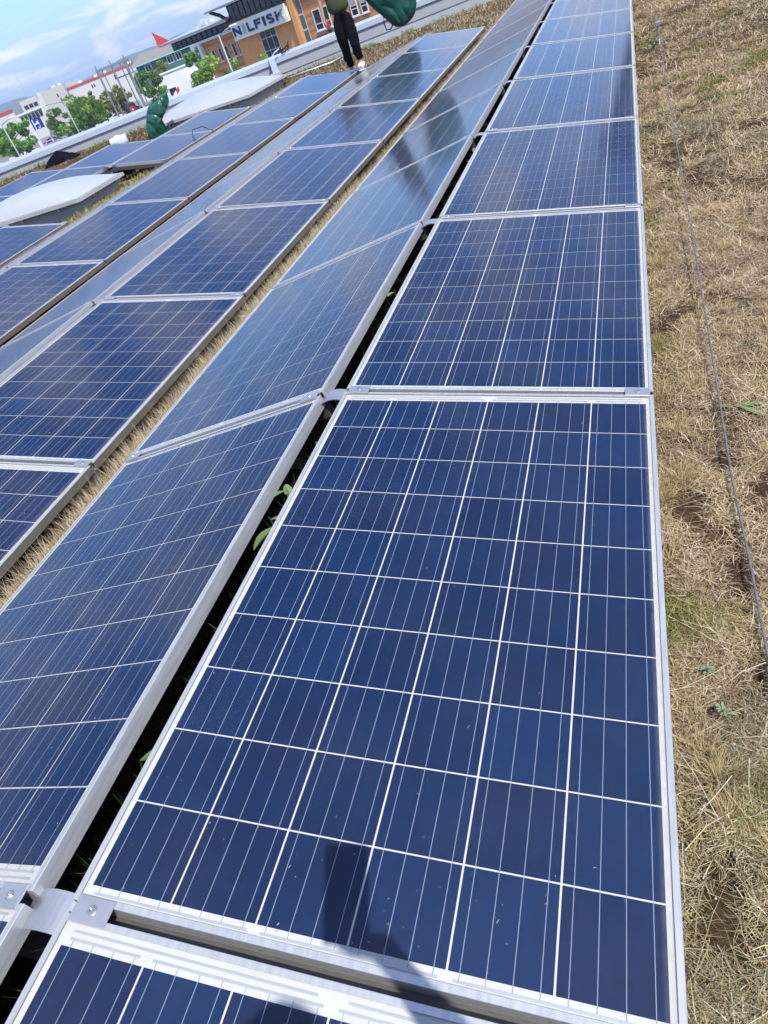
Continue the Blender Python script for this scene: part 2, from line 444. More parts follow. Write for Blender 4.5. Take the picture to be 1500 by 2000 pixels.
def build_parapet():
    p = city_obj('parapet_wall', ft(0, 19.0, ROOF))
    MB().box(-34, 27, 0, 0.26, -7.0, 0.415).build('wall', M['render_grey'], p)
    MB().box(-34, 27, -0.016, -0.002, 0.20, 0.419).build('upper_band', M['wall_band'], p)  # thin strip, slightly darker grey, along the wall just below the coping
    x = -34.0
    sec = [(-0.045, 0.425), (-0.045, 0.535), (-0.035, 0.545), (0.34, 0.565), (0.34, 0.425), (0.33, 0.425), (0.33, 0.55), (-0.035, 0.53), (-0.035, 0.425)]
    sec = [(-0.05, 0.42), (-0.05, 0.525), (-0.04, 0.535), (0.33, 0.56), (0.33, 0.42)]
    while x < 27:
        w = 3.0
        MB().prism(sec, (x + 0.004, 0, 0), (x + w - 0.004, 0, 0), (0, 1, 0), (0, 0, 1)).build('coping', M['coping'], p)
        MB().prism([(a - 0.004 if a < 0 else a + 0.004, b + 0.004 if b > 0.5 else b) for a, b in sec], (x - 0.04, 0, 0), (x + 0.04, 0, 0), (0, 1, 0), (0, 0, 1)).build('coping_joint', M['coping'], p)
        x += w
    tag(p, 'long grey roof parapet with white metal coping behind the panels', 'parapet')
build_parapet()

# street-level ground
M['street'] = mat('asphalt_and_paving', (0.20, 0.20, 0.20), 0.9, var=0.35, scale=0.05, dirt=(0.09, 0.10, 0.05), dirt_amt=0.7)
gq = 5000
o = MB().quad((-gq, -gq, CITY), (gq, -gq, CITY), (gq, gq, CITY), (-gq, gq, CITY)).build('ground', M['street']); tag(o, kind='structure')
p = city_obj('building_below', ft(0, 0, 0))
o = MB().box(-34, 27, -9, 19.2, CITY, ROOF - 0.25).build('roof_slab', M['render_grey'], None)
o.matrix_world = Matrix.Translation(ft(0, 0, 0)) @ Matrix.Rotation(ROTZ, 4, 'Z'); tag(o, kind='structure')
bpy.data.objects.remove(p)

# hills on the horizon
def build_hills():
    m = mat('wooded_hill', (0.045, 0.075, 0.055), 0.95, var=0.35, scale=0.02)
    prof = [(-1500, 20), (-1100, 30), (-900, 44), (-709, 39), (-671, 39), (-626, 35), (-585, 26), (-520, 12), (-470, 9), (-419, 16), (-339, 25), (-257, 35), (-182, 34), (-108, 30), (-57, 38), (-11, 36), (60, 30), (200, 33), (420, 25), (700, 30), (1100, 22)]
    xs = np.linspace(-1500, 1100, 261)
    zt = np.interp(xs, [a for a, b in prof], [b for a, b in prof])
    V = []; rows = 14
    for r in range(rows):
        u = r / (rows - 1)
        for x, z in zip(xs, zt):
            h = math.sin(math.pi * min(u * 1.0, 1.0)) ** 0.8 if 0 < u < 1 else 0
            hh = CITY - 1 + (z - CITY + 1) * h
            if 0 < u < 1: hh += 1.6 * mnoise.noise((x * 0.03, r * 0.7, 1.0)) * h
            pt = ft(x * (1 + 0.25 * (u - 0.5)), 3000 + 700 * (u - 0.5), hh); V.append(tuple(pt))
    n = len(xs); idx = np.arange(len(V)).reshape(rows, n)
    q = np.stack([idx[:-1, :-1], idx[:-1, 1:], idx[1:, 1:], idx[1:, :-1]], -1).reshape(-1, 4)
    o = link('hills', fast_mesh('hills', np.array(V), q, mats=[m]), smooth=True); tag(o, kind='structure')
build_hills()

# ------------------------------------------------------------------ solar panels
W = 0.992; P = 0.1585; ML = 0.0205; MT = 0.044; MBt = 0.028
LP = 10 * P + MT + MBt; JG = 0.0215; PITCH = LP + JG
A = 0.16924; CA, SA = math.cos(A), math.sin(A)
GR, GV = 0.0941, 0.1886
PER = 2 * W * CA + GR + GV

def panel_meshes():
    me = {}
    prof = [(0.0, -0.040), (0.0, -0.0010), (0.0010, 0.0), (0.0115, 0.0), (0.0115, -0.0018), (0.002, -0.0018), (0.002, -0.038), (0.022, -0.038), (0.022, -0.040)]
    b = MB()
    b.prism(prof, (0, 0, 0), (0, LP, 0), (1, 0, 0), (0, 0, 1))
    b.prism(prof, (W, 0, 0), (W, LP, 0), (-1, 0, 0), (0, 0, 1))
    b.prism(prof, (0.0118, 0, 0), (W - 0.0118, 0, 0), (0, 1, 0), (0, 0, 1))
    b.prism(prof, (0.0118, LP, 0), (W - 0.0118, LP, 0), (0, -1, 0), (0, 0, 1))
    me['frame'] = b.mesh('frame', M['frame'])
    me['backsheet'] = MB().box(0.0025, W - 0.0025, 0.0025, LP - 0.0025, -0.0065, -0.0050).mesh('backsheet', M['backsheet'])
    me['glass'] = MB().quad((0.003, 0.003, -0.0022), (W - 0.003, 0.003, -0.0022), (W - 0.003, LP - 0.003, -0.0022), (0.003, LP - 0.003, -0.0022)).mesh('glass', M['glass'])
    hx, hy = (P - 0.0036) / 2, (P - 0.0031) / 2
    c = MB().box(-hx, hx, -hy, hy, -0.0002, 0.0002); me['cell'] = c.mesh('cell', M['cell'])
    big = MB(); small = []
    for i in range(6):
        for j in range(10):
            cx, cy = ML + (i + 0.5) * P, MT + (j + 0.5) * P
            small.append((cx, cy)); big.box(cx - hx, cx + hx, cy - hy, cy + hy, -0.0048, -0.0044)
    me['cells'] = big.mesh('cells', M['cell']); me['spots'] = small
    bb = MB(); w = 0.00062
    for i in range(6):
        for k in range(4):
            x = ML + i * P + P * (k + 0.5) / 4
            bb.box(x - w, x + w, MT - 0.011, MT + 10 * P + 0.010, -0.0043, -0.0041)
    me['busbars'] = bb.mesh('busbars', M['busbar'])
    rb = MB()
    for i in range(3):   # near end: pairs of columns joined
        x0 = ML + (2 * i) * P; rb.box(x0 + 0.012, x0 + 2 * P - 0.012, MT + 10 * P + 0.0085, MT + 10 * P + 0.0125, -0.0040, -0.0037)
    for x0, x1, yy in [(0, 1, 0.008), (1, 3, 0.008), (3, 5, 0.008), (5, 6, 0.008), (0, 2.92, 0.020), (3.08, 6, 0.020)]:
        rb.box(ML + x0 * P + 0.012, ML + x1 * P - 0.012, MT - yy - 0.004, MT - yy, -0.0040, -0.0037)
    me['ribbons'] = rb.mesh('ribbons', M['ribbon'])
    me['box'] = MB().box(W - 0.17, W - 0.05, LP / 2 - 0.05, LP / 2 + 0.05, -0.030, -0.0067).mesh('junction_box', mat('black_plastic', (0.02, 0.02, 0.02), 0.5))
    return me
PM = panel_meshes()

def row_matrix(row, y_far):
    """panel frame: x up the slope from the low edge, z along the normal"""
    k = (row - 1) // 2; x0 = -k * PER
    if row % 2:
        X, Y, Z = Vector((-CA, 0, SA)), Vector((0, -1, 0)), Vector((SA, 0, CA)); org = Vector((x0, y_far, 0))
    else:
        X, Y, Z = Vector((CA, 0, SA)), Vector((0, 1, 0)), Vector((-SA, 0, CA)); org = Vector((x0 - 2 * W * CA - GR, y_far - LP, 0))
    return Matrix.Translation(org) @ Matrix((X, Y, Z)).transposed().to_4x4()

ORD = ['first', 'second', 'third', 'fourth', 'fifth', 'sixth', 'seventh', 'eighth', 'ninth', 'tenth', 'eleventh', 'twelfth', 'thirteenth']
ROWN = {1: 'rightmost row beside dry grass', 2: 'second row from the right', 3: 'third row from the right', 4: 'fourth row from the right', 5: 'fifth row from the right', 6: 'sixth row from the right',
        7: 'seventh row from the right', 8: 'eighth row from the right', 9: 'ninth row from the right', 10: 'tenth row from the right', 11: 'leftmost row'}
def make_panel(row, y_far, label, single):
    wob = Matrix.Rotation(random.uniform(-0.0012, 0.0012), 4, 'X') @ Matrix.Rotation(random.uniform(-0.0015, 0.0015), 4, 'Y')
    e = empty('solar_panel', mw=row_matrix(row, y_far) @ wob)
    tag(e, label, 'solar panel', 'tilted solar panels in rows on the roof')
    link('frame', PM['frame'], e); bs = link('backsheet', PM['backsheet'], e); link('glass', PM['glass'], e)
    tag(link('busbars', PM['busbars'], bs), kind='stuff'); tag(link('ribbons', PM['ribbons'], bs), kind='stuff'); link('junction_box', PM['box'], e)
    if single:
        for cx, cy in PM['spots']:
            c = bpy.data.objects.new('cell', PM['cell']); COL.objects.link(c); c.parent = bs
            c.location = (cx, cy, -0.0046)
            if random.random() < 0.5: c.rotation_euler = (0, 0, math.pi)
    else:
        tag(link('cells', PM['cells'], bs), kind='stuff')
    return e

ROWS = {1: range(-1, 10), 2: range(-1, 10), 3: range(-1, 8), 4: range(-1, 8), 5: range(1, 8), 6: range(1, 8), 7: [6, 7], 8: [6, 7], 9: [6, 7], 10: [6, 7], 11: [7], }
DETAIL = {1, 2, 3, 5, 7}
placed = {}
for row, ks in ROWS.items():
    ks = list(ks)
    far = [k * PITCH - JG / 2 for k in ks]
    if row in (7, 8):
        far = [5.72 - PITCH, 5.72] + far
    if row in (9,):
        far = [far[0] - PITCH] + far
    if row == 11:
        far = [far[0] - PITCH] + far
    placed[row] = far
    n = len(far)
    for i, yf in enumerate(far):
        lab = f"blue solar panel in the {ROWN[row]}, " + (f"{ORD[i]} from the near end" if row < 3 else f"{ORD[n - 1 - i]} from the far end")
        make_panel(row, yf, lab, row in DETAIL)

# mounting frames: one under every joint of a back-to-back pair of rows
def mount_meshes():
    me = {}
    me['rail'] = MB().box(0.0, W, -0.022, 0.022, -0.085, -0.0415).mesh('rail', mat('dark_rail', (0.10, 0.095, 0.09), 0.6, 0.4, var=0.3, scale=20))
    pl = MB().box(-0.036, 0.036, -0.021, 0.021, 0.0008, 0.0038).mesh('clamp', M['steel']); me['clamp'] = bevel_mesh(pl, 0.0006, 1)
    b = MB(); n = 14
    ring = lambda r, z: [(r * math.cos(2 * math.pi * k / n), r * math.sin(2 * math.pi * k / n), z) for k in range(n)]
    V = ring(0.0085, 0.0037) + ring(0.0085, 0.0062) + ring(0.0070, 0.0082) + ring(0.0036, 0.0084) + ring(0.0034, 0.0055)
    fs = []
    for a in range(4):
        for k in range(n): fs.append((a * n + k, a * n + (k + 1) % n, (a + 1) * n + (k + 1) % n, (a + 1) * n + k))
    fs.append(tuple(4 * n + k for k in range(n))); b.add(V, fs)
    me['bolt'] = b.mesh('bolt', M['bolt'])
    # curved strap over the ridge gap, in world axes centred on the gap
    s = MB(); pts = []
    n = 10
    for k in range(n + 1):
        u = k / n; x = (u - 0.5) * (GR + 0.03); z = -0.012 - 0.020 * (1 - math.sin(math.pi * u)) + 0.004
        pts.append((x, z))
    sec = pts + [(x, z - 0.003) for x, z in pts[::-1]]
    s.prism(sec, (0, -0.034, 0), (0, 0.034, 0), (1, 0, 0), (0, 0, 1))
    me['strap'] = s.mesh('ridge_strap', M['steel'])
    me['leg'] = MB().box(-0.02, 0.02, -0.02, 0.02, ROOF - 0.02, W * SA - 0.09).mesh('leg', M['steel'])
    me['base'] = MB().box(-(W * CA), W * CA, -0.03, 0.03, ROOF - 0.025, ROOF + 0.012).mesh('base_rail', M['steel'])
    return me
MM = mount_meshes()
PAIR = {1: 'between the two rightmost rows', 3: 'between third and fourth rows', 5: 'between fifth and sixth rows', 7: 'between seventh and eighth rows', 9: 'between ninth and tenth rows'}
for row in (1, 3, 5, 7, 9):
    fars = placed[row]
    js = sorted(set([round(f + JG / 2, 4) for f in fars] + [round(fars[0] - LP - JG / 2, 4)]))
    if row == 7: js.append(round(placed[7][2] - LP - JG / 2, 4))
    for i, y in enumerate(sorted(js)):
        xr = -((row - 1) // 2) * PER - W * CA - GR / 2
        e = empty('mounting_frame', (xr, y, 0))
        tag(e, f"mounting frame at the {ORD[i] if row < 3 else ORD[len(js) - 1 - i]} joint from the {'near' if row < 3 else 'far'} end, {PAIR[row]}", 'mounting frame', 'mounting frames under the panel joints')
        inv = Matrix.Translation((-xr, -y, 0))
        for rr in (row, row + 1):
            mw = row_matrix(rr, y) if rr % 2 else row_matrix(rr, y + LP)
            loc = inv @ mw
            r_ = link('rail', MM['rail'], e, loc)
            for xx in (0.046, W - 0.050):
                c = link('clamp', MM['clamp'], e, loc @ Matrix.Translation((xx, 0, 0)))
                link('bolt', MM['bolt'], c)
        link('ridge_strap', MM['strap'], e, Matrix.Translation((0, random.uniform(-0.01, 0.01), W * SA)))
        link('leg', MM['leg'], e); link('base_rail', MM['base'], e)

# ------------------------------------------------------------------ dry grass on the roof
STRAW = np.array([(0.54, 0.44, 0.26), (0.44, 0.34, 0.18), (0.62, 0.53, 0.35), (0.33, 0.25, 0.14), (0.15, 0.10, 0.06), (0.40, 0.35, 0.18), (0.20, 0.21, 0.08), (0.50, 0.36, 0.20), (0.74, 0.67, 0.53)])
STRAW_W = np.array([0.17, 0.16, 0.15, 0.13, 0.17, 0.07, 0.05, 0.04, 0.07])
def blades(name, root, L, lean, width, az=None, curl=None, pal=STRAW, pw=STRAW_W, parent=None, mw=None, tint=None):
    n = len(root)
    az = rng.uniform(0, 2 * np.pi, n) if az is None else az
    curl = rng.uniform(-0.2, 0.9, n) if curl is None else curl
    d = np.stack([np.cos(az), np.sin(az), np.zeros(n)], 1)
    tw = az + np.pi / 2 + rng.uniform(-0.5, 0.5, n)
    w = np.stack([np.cos(tw), np.sin(tw), rng.uniform(-0.3, 0.3, n)], 1) * (width / 2)[:, None]
    up = np.array([0, 0, 1.0])
    az2 = az + rng.uniform(-0.5, 0.5, n); d2 = np.stack([np.cos(az2), np.sin(az2), np.zeros(n)], 1)
    l2 = np.minimum(lean + curl, 1.75)
    p1 = root + (L * 0.5)[:, None] * (d * np.sin(lean)[:, None] + up * np.cos(lean)[:, None])
    p2 = p1 + (L * 0.5)[:, None] * (d2 * np.sin(l2)[:, None] + up * np.cos(l2)[:, None])
    V = np.stack([root - w, root + w, p1 - w * 0.8, p1 + w * 0.8, p2], 1).reshape(-1, 3)
    b = np.arange(n)[:, None] * 5
    q = b + np.array([[0, 1, 3, 2]]); t = b + np.array([[2, 3, 4]])
    c = pal[rng.choice(len(pal), n, p=pw / pw.sum())] * rng.uniform(0.7, 1.2, (n, 1))
    if tint is not None: c = c * tint
    c = np.clip(c, 0, 0.9)
    col = np.ones((n, 5, 4)); col[:, :, :3] = c[:, None, :]
    me = fast_mesh(name, V, q, t, col.reshape(-1, 4), [M['blade']])
    return link(name, me, parent)

def patchy(x, y, f, seed):
    return np.array([mnoise.noise((a * f, b * f, seed)) for a, b in zip(x, y)])

def field_grass():
    roots = []; Ls = []; leans = []; ws = []; tints = []
    def region(n, x0, x1, y0, y1, h, keep=None):
        x = rng.uniform(x0, x1, n); y = rng.uniform(y0, y1, n)
        pz = patchy(x, y, 2.6, 4.0); pl = patchy(x, y, 9.0, 8.0)
        ok = (rng.uniform(-1, 1, n) < pz * 1.8 + pl * 1.6 + 0.32)
        if keep is not None: ok &= keep(x, y)
        x, y, pz, pl = x[ok], y[ok], pz[ok], pl[ok]; k = len(x)
        roots.append(np.stack([x, y, ROOF + rng.uniform(-0.004, 0.012, k)], 1))
        Ls.append(rng.gamma(4, h / 4, k) + 0.012); leans.append(np.clip(rng.normal(1.30, 0.26, k), 0.15, 1.6)); ws.append(rng.uniform(0.0007, 0.0020, k) * (1 + 0.28 * np.maximum(y - 0.5, 0)))
        gr = patchy(x, y, 1.1, 21.0)
        br_ = patchy(x, y, 4.2, 33.0); mo = np.clip(patchy(x, y, 3.1, 57.0) * 3 - 0.55, 0, 1)
        base = np.stack([1.02 + 0.42 * br_ - 0.12 * gr, 0.96 + 0.38 * br_, 0.93 + 0.30 * br_ - 0.05 * gr], 1) + (0.30 * pl)[:, None]
        tints.append(np.clip(base, 0.35, 1.6) * (1 - mo[:, None]) + np.array([[0.52, 0.62, 0.30]]) * mo[:, None])
    region(120000, -0.03, 0.34, -2.1, -0.2, 0.026)
    region(85000, -0.03, 0.60, -0.2, 1.8, 0.031)
    region(80000, -0.03, 1.15, 1.8, 5.0, 0.042)
    region(60000, -0.03, 2.2, 5.0, 10.0, 0.055)
    region(26000, -0.1, 3.6, 10.0, 17.5, 0.09)
    o = blades('dry_grass', np.concatenate(roots), np.concatenate(Ls), np.concatenate(leans), np.concatenate(ws), tint=np.concatenate(tints))
    tag(o, 'matted dry straw-coloured grass on the roof beside the right panel row', 'grass', kind='stuff')
field_grass()

def tuft_grass():
    R = []; L = []; ln = []; w = []; az_ = []
    spots = []
    for k in range(70):
        y = random.uniform(-1.9, 7.5); spots.append((random.uniform(0.0, 0.16 + 0.14 * (y + 2.1)), y, random.uniform(0.6, 1.2)))
    spots += [(0.055, -0.30, 1.5), (0.075, -1.20, 1.3), (0.02, 0.15, 1.3), (0.06, -0.05, 1.0), (0.015, -0.62, 0.9), (0.03, 2.2, 1.5), (0.05, 1.2, 1.2)]
    for x, y, s in spots:
        n = int(130 * s); r = np.abs(rng.normal(0, 0.022 * s, n)); a = rng.uniform(0, 2 * np.pi, n)
        R.append(np.stack([x + r * np.cos(a), y + r * np.sin(a), np.full(n, ROOF + 0.004)], 1))
        L.append(rng.uniform(0.03, 0.075, n) * s ** 0.5); ln.append(np.clip(rng.normal(0.6, 0.35, n), 0.05, 1.4)); w.append(rng.uniform(0.0008, 0.0018, n)); az_.append(a + rng.normal(0, 0.5, n))
    pal = np.array([(0.58, 0.46, 0.25), (0.52, 0.38, 0.17), (0.60, 0.42, 0.25), (0.45, 0.40, 0.16), (0.36, 0.26, 0.12)])
    o = blades('grass_tufts', np.concatenate(R), np.concatenate(L), np.concatenate(ln), np.concatenate(w), np.concatenate(az_), pal=pal, pw=np.array([.3, .25, .2, .1, .15]))
    tag(o, 'pale upright tufts of dry grass along the right panel edge', 'grass', kind='stuff')
tuft_grass()

def long_stems():
    n = 520
    y = rng.uniform(-2.0, 7.0, n); x = rng.uniform(0.0, 1, n) * (0.17 + 0.15 * (y + 2.0))
    root = np.stack([x, y, np.full(n, ROOF + 0.02) + rng.uniform(0, 0.015, n)], 1)
    pal = np.array([(0.66, 0.55, 0.34), (0.58, 0.46, 0.26), (0.74, 0.68, 0.54), (0.45, 0.32, 0.17)])
    o = blades('dry_stems', root, rng.uniform(0.07, 0.20, n), rng.uniform(1.35, 1.56, n), rng.uniform(0.0009, 0.0018, n), curl=rng.uniform(-0.1, 0.2, n), pal=pal, pw=np.array([.3, .3, .2, .2]))
    tag(o, 'long pale dead stems lying over the dry grass', 'grass', kind='stuff')
long_stems()

def valley_grass():
    """tufts squeezed between the low edges of neighbouring rows"""
    R = []; L = []; ln = []; w = []; tn = []
    def strip(xc, hw, y0, y1, n, h, tint):
        y = rng.uniform(y0, y1, n); x = xc + np.clip(rng.normal(0, hw * 0.5, n), -hw, hw)
        ok = patchy(x, y, 3.0, xc) + rng.uniform(-0.8, 1.0, n) > -0.2
        x, y = x[ok], y[ok]; k = len(x)
        R.append(np.stack([x, y, np.full(k, ROOF)], 1)); L.append(rng.uniform(0.4, 1.1, k) * h); ln.append(np.clip(rng.normal(0.35, 0.35, k), 0, 1.3)); w.append(rng.uniform(0.0009, 0.0022, k)); tn.append(np.tile(tint, (k, 1)))
    v1 = -PER + GV / 2
    strip(v1 + 0.045, 0.055, -1.9, 4.0, 60000, 0.150, (1.45, 1.42, 1.40)); strip(v1 + 0.045, 0.055, 4.0, 13.5, 36000, 0.145, (1.35, 1.30, 1.25))
    v2 = -2 * PER + GV / 2
    strip(v2 + 0.01, 0.08, 1.0, 13.0, 16000, 0.120, (1.15, 1.08, 1.0))
    v3 = -3 * PER + GV / 2
    strip(v3, 0.13, 3.0, 13.0, 24000, 0.145, (1.20, 1.18, 1.05))
    strip(-4 * PER + GV / 2, 0.3, 8.0, 13.5, 5000, 0.10, (0.9, 0.85, 0.7))
    rx = -W * CA - GR / 2
    strip(rx, 0.05, -2.4, 3.0, 2600, 0.26, (0.30, 0.62, 0.25)); strip(rx, 0.05, 3.0, 10.0, 2200, 0.25, (0.30, 0.60, 0.25))
    o = blades('valley_grass', np.concatenate(R), np.concatenate(L), np.concatenate(ln), np.concatenate(w), tint=np.concatenate(tn))
    tag(o, 'dry grass growing in the strips between the panel rows', 'grass', kind='stuff')
valley_grass()

def far_plants():
    """low sedum and dry moss in the planted strip in front of the parapet and round the skylights"""
    R = []; n = 80000
    t = rng.uniform(-7.5, 9, n); d = rng.uniform(13.0, 18.98, n)
    pts = np.array([tuple(ft(a, b)) for a, b in zip(t, d)])
    pz = patchy(pts[:, 0], pts[:, 1], 1.3, 9.0)
    ok = rng.uniform(-0.7, 1, n) < pz + 0.45 + 0.5 * (d > 18.5)
    pts, t, d, pz = pts[ok], t[ok], d[ok], pz[ok]
    pts[:, 2] = [ground_z(a, b) for a, b in pts[:, :2]]
    k = len(pts); edge = (d > 18.45)
    L = rng.uniform(0.03, 0.09, k) * (1 + 0.9 * edge * (pz > 0.0)); ln = np.clip(rng.normal(0.9, 0.4, k), 0, 1.5)
    tint = np.where((edge & (pz > -0.1))[:, None], np.array([[0.60, 0.80, 0.50]]), np.array([[0.98, 1.0, 1.0]]))
    o = blades('sedum_strip', pts, L, ln, rng.uniform(0.004, 0.011, k), tint=tint)
    tag(o, 'dry moss and sedum in the strip before the parapet', 'ground cover', kind='stuff')
    # plants round the near skylight
    n = 9000
    x = rng.uniform(-7.25, -6.5, n); y = rng.uniform(5.7, 8.5, n)
    pts = np.stack([x, y, np.full(n, ROOF)], 1)
    o = blades('skylight_moss', pts, rng.uniform(0.04, 0.12, n), np.clip(rng.normal(0.7, 0.4, n), 0, 1.4), rng.uniform(0.006, 0.014, n), tint=np.tile((0.75, 0.85, 0.55), (n, 1)))
    tag(o, 'moss and dry grass at the foot of the near skylight', 'ground cover', kind='stuff')
far_plants()

def pebbles():
    V = []; Q = []; Cc = []
    base = np.array([(1, 0, 0), (-1, 0, 0), (0, 1, 0), (0, -1, 0), (0, 0, 1), (0, 0, -1)], float)
    F = np.array([(0, 2, 4), (2, 1, 4), (1, 3, 4), (3, 0, 4), (2, 0, 5), (1, 2, 5), (3, 1, 5), (0, 3, 5)])
    allT = []
    def put(x, y, z, r, c):
        k = len(V) * 6
        V.append(base * r * rng.uniform(0.6, 1.2, (6, 1)) * np.array([1, 1, 0.7]) + np.array([x, y, z])); allT.append(F + k); Cc.append(np.tile(np.append(c, 1), (6, 1)))
    for i in range(130):
        t = random.uniform(-5, 8); p = ft(t, random.uniform(18.2, 18.9)); put(p.x, p.y, ground_z(p.x, p.y) + 0.02, random.uniform(0.012, 0.03), np.array((0.40, 0.38, 0.35)) * random.uniform(0.5, 1.3))
    for i in range(420):
        y = random.uniform(-1.9, 9); x = random.uniform(0, 0.2 + 0.15 * (y + 2)); put(x, y, ROOF + 0.012, random.uniform(0.002, 0.007), np.array((0.5, 0.45, 0.38)) * random.uniform(0.4, 1.4))
    me = fast_mesh('pebbles', np.concatenate(V), None, np.concatenate(allT), np.clip(np.concatenate(Cc), 0, 0.85), [M['bits']])
    tag(link('pebbles', me), 'small pale pebbles scattered in the dry planting', 'pebbles', kind='stuff')
pebbles()

def panel_bits():
    """straw bits and grit lying on the panels"""
    V = []; Q = []; Cc = []
    def bit(row, u, v, L, wd, ang, c):
        mw = row_matrix(row, 0.0)
        ca, sa = math.cos(ang), math.sin(ang)
        k = len(V) * 4; pts = []
        for a, b in ((-L / 2, -wd / 2), (L / 2, -wd / 2), (L / 2, wd / 2), (-L / 2, wd / 2)):
            p = mw @ Vector((u + a * ca - b * sa, v + a * sa + b * ca, -0.0004 + (0.0012 if a > 0 else 0))); pts.append(tuple(p))
        V.append(pts); Q.append([k, k + 1, k + 2, k + 3]); Cc.append([tuple(c) + (1,)] * 4)
    pal = [(0.62, 0.57, 0.46), (0.5, 0.42, 0.28), (0.7, 0.68, 0.62), (0.32, 0.25, 0.17)]
    for i in range(130):
        v = random.uniform(-0.9, 1.62) if i < 70 else random.gauss(1.56, 0.10)
        u = random.uniform(0.03, 0.96)
        bit(1, u, v, random.choice((0.001, 0.0015, 0.002, 0.003, 0.006)) * random.uniform(.7, 1.3), random.uniform(0.0004, 0.0010), random.uniform(0, 6.28), random.choice(pal))
    for i in range(110):
        bit(2, random.uniform(0.03, 0.96), random.uniform(-1.5, 6), random.uniform(0.0015, 0.006), random.uniform(0.0006, 0.0015), random.uniform(0, 6.28), random.choice(pal))
    for i in range(200):
        bit(3, random.uniform(0.03, 0.96), random.uniform(-8, 1.5), random.uniform(0.003, 0.010), random.uniform(0.0008, 0.0022), random.uniform(0, 6.28), random.choice(pal))
    for i in range(40):
        bit(5, random.uniform(0.03, 0.96), random.uniform(-10, -2), random.uniform(0.004, 0.012), random.uniform(0.001, 0.0025), random.uniform(0, 6.28), random.choice(pal))
    me = fast_mesh('straw_bits', np.array(V).reshape(-1, 3), np.array(Q), None, np.array(Cc).reshape(-1, 4), [M['bits']])
    tag(link('straw_bits', me), 'tiny bits of straw and grit on the panel glass', 'debris', kind='stuff')
    # snail shells and clods on the third row
    m = mat('clod', (0.30, 0.19, 0.12), 0.9, var=0.3, scale=60)
    for k, (u, v, r) in enumerate([(0.115, -1.10, 0.011), (0.20, -1.62 + 0.42, 0.010), (0.88, -1.32, 0.010), (0.94, -0.02, 0.009)]):
        pass
panel_bits()

# weeds in the dark gap under the ridge and in the grass
M['green'] = mat('weed_green', (0.12, 0.19, 0.06), 0.6, var=0.35, scale=25)
M['sage'] = mat('weed_sage', (0.20, 0.26, 0.13), 0.7, var=0.3, scale=40)
def leaf_mesh(name, L, w, droop, m, fold=0.25):
    b = MB(); n = 8; vs_ = []
    for i in range(n + 1):
        u = i / n; hw = w * math.sin(math.pi * min(0.97, u * 0.95 + 0.03)) ** 0.8
        z = L * (0.35 * u - droop * u * u)
        vs_ += [(L * u, -hw, z + fold * hw), (L * u, 0, z), (L * u, hw, z + fold * hw)]
    fs_ = []
    for i in range(n):
        a = i * 3; fs_ += [(a, a + 1, a + 4, a + 3), (a + 1, a + 2, a + 5, a + 4)]
    return b.add(vs_, fs_).mesh(name, m)
LEAF = [leaf_mesh('leaf', 0.075, 0.018, 0.30, M['green']), leaf_mesh('leaf', 0.11, 0.012, 0.25, M['green']), leaf_mesh('leaf', 0.035, 0.005, 0.2, M['sage'])]
def weed(x, y, z, n, kind, h, label, scale=1.0, group='weeds on the roof'):
    e = empty('weed', (x, y, z)); tag(e, label, 'weed', group)
    lean = (random.uniform(-0.02, 0.02), random.uniform(-0.02, 0.02))
    MB().tube([(0, 0, 0), (lean[0] * .5, lean[1] * .5, h * .5), (lean[0], lean[1], h)], [0.003 * scale, 0.0025 * scale, 0.001]).build('stem', M['green'] if kind < 2 else M['sage'], e)
    for i in range(n):
        u = (i + 0.6) / n
        o = link('leaf', LEAF[kind], e); o.location = (lean[0] * u, lean[1] * u, h * u); o.rotation_euler = (random.uniform(-.3, .3), random.uniform(-0.5, 0.3), i * 2.4 + random.uniform(-.4, .4)); o.scale = (scale * random.uniform(.7, 1.2),) * 3
ridge_x = -W * CA - GR / 2
weed(ridge_x - 0.005, -0.62, ROOF, 9, 0, 0.27, 'leafy green weed in dark ridge gap near the middle of the photo', 1.0)
weed(ridge_x - 0.002, -0.50, ROOF, 8, 0, 0.275, 'smaller green weed just above its neighbour in dark ridge gap', 0.8)
weed(ridge_x, 0.85, ROOF, 8, 0, 0.275, 'bright green weed in ridge gap beside the second-nearest joint', 0.9)
weed(ridge_x, -1.33, ROOF, 6, 0, 0.24, 'green leaf weed in ridge gap near the bottom left corner', 1.0)
weed(ridge_x, 2.3, ROOF, 6, 0, 0.24, 'green weed farther along the dark ridge gap', 0.9)
weed(ridge_x, 3.1, ROOF, 7, 0, 0.24, 'farthest green weed in the dark ridge gap', 0.9)
weed(ridge_x + 0.01, -0.20, ROOF, 14, 1, 0.20, 'grassy green tuft under the ridge strap in the gap', 0.9)
e = empty('weed', (0.222, 0.02, ROOF + 0.012)); tag(e, 'flat weed with two long green leaves lying beside the wire', 'weed', 'weeds on the roof')
for rz, sx, x0 in ((0.35, 1.25, 0.006), (-0.55, 1.1, 0.012), (2.7, 0.5, -0.01)):
    o = link('leaf', LEAF[1], e); o.rotation_euler = (0.1, 0.28, rz); o.location = (x0, 0, 0.012); o.scale = (0.8 * sx, 0.85, 0.5)
weed(0.085, -0.96, ROOF + 0.01, 14, 2, 0.03, 'grey green creeping weed in the grass beside the near panel', 0.45)
weed(0.105, -1.06, ROOF + 0.01, 16, 2, 0.035, 'longer grey green weed just below its neighbour in the grass', 0.5)
weed(0.165, 6.15, ROOF, 16, 1, 0.10, 'green tuft at the foot of the wire post', 1.0)

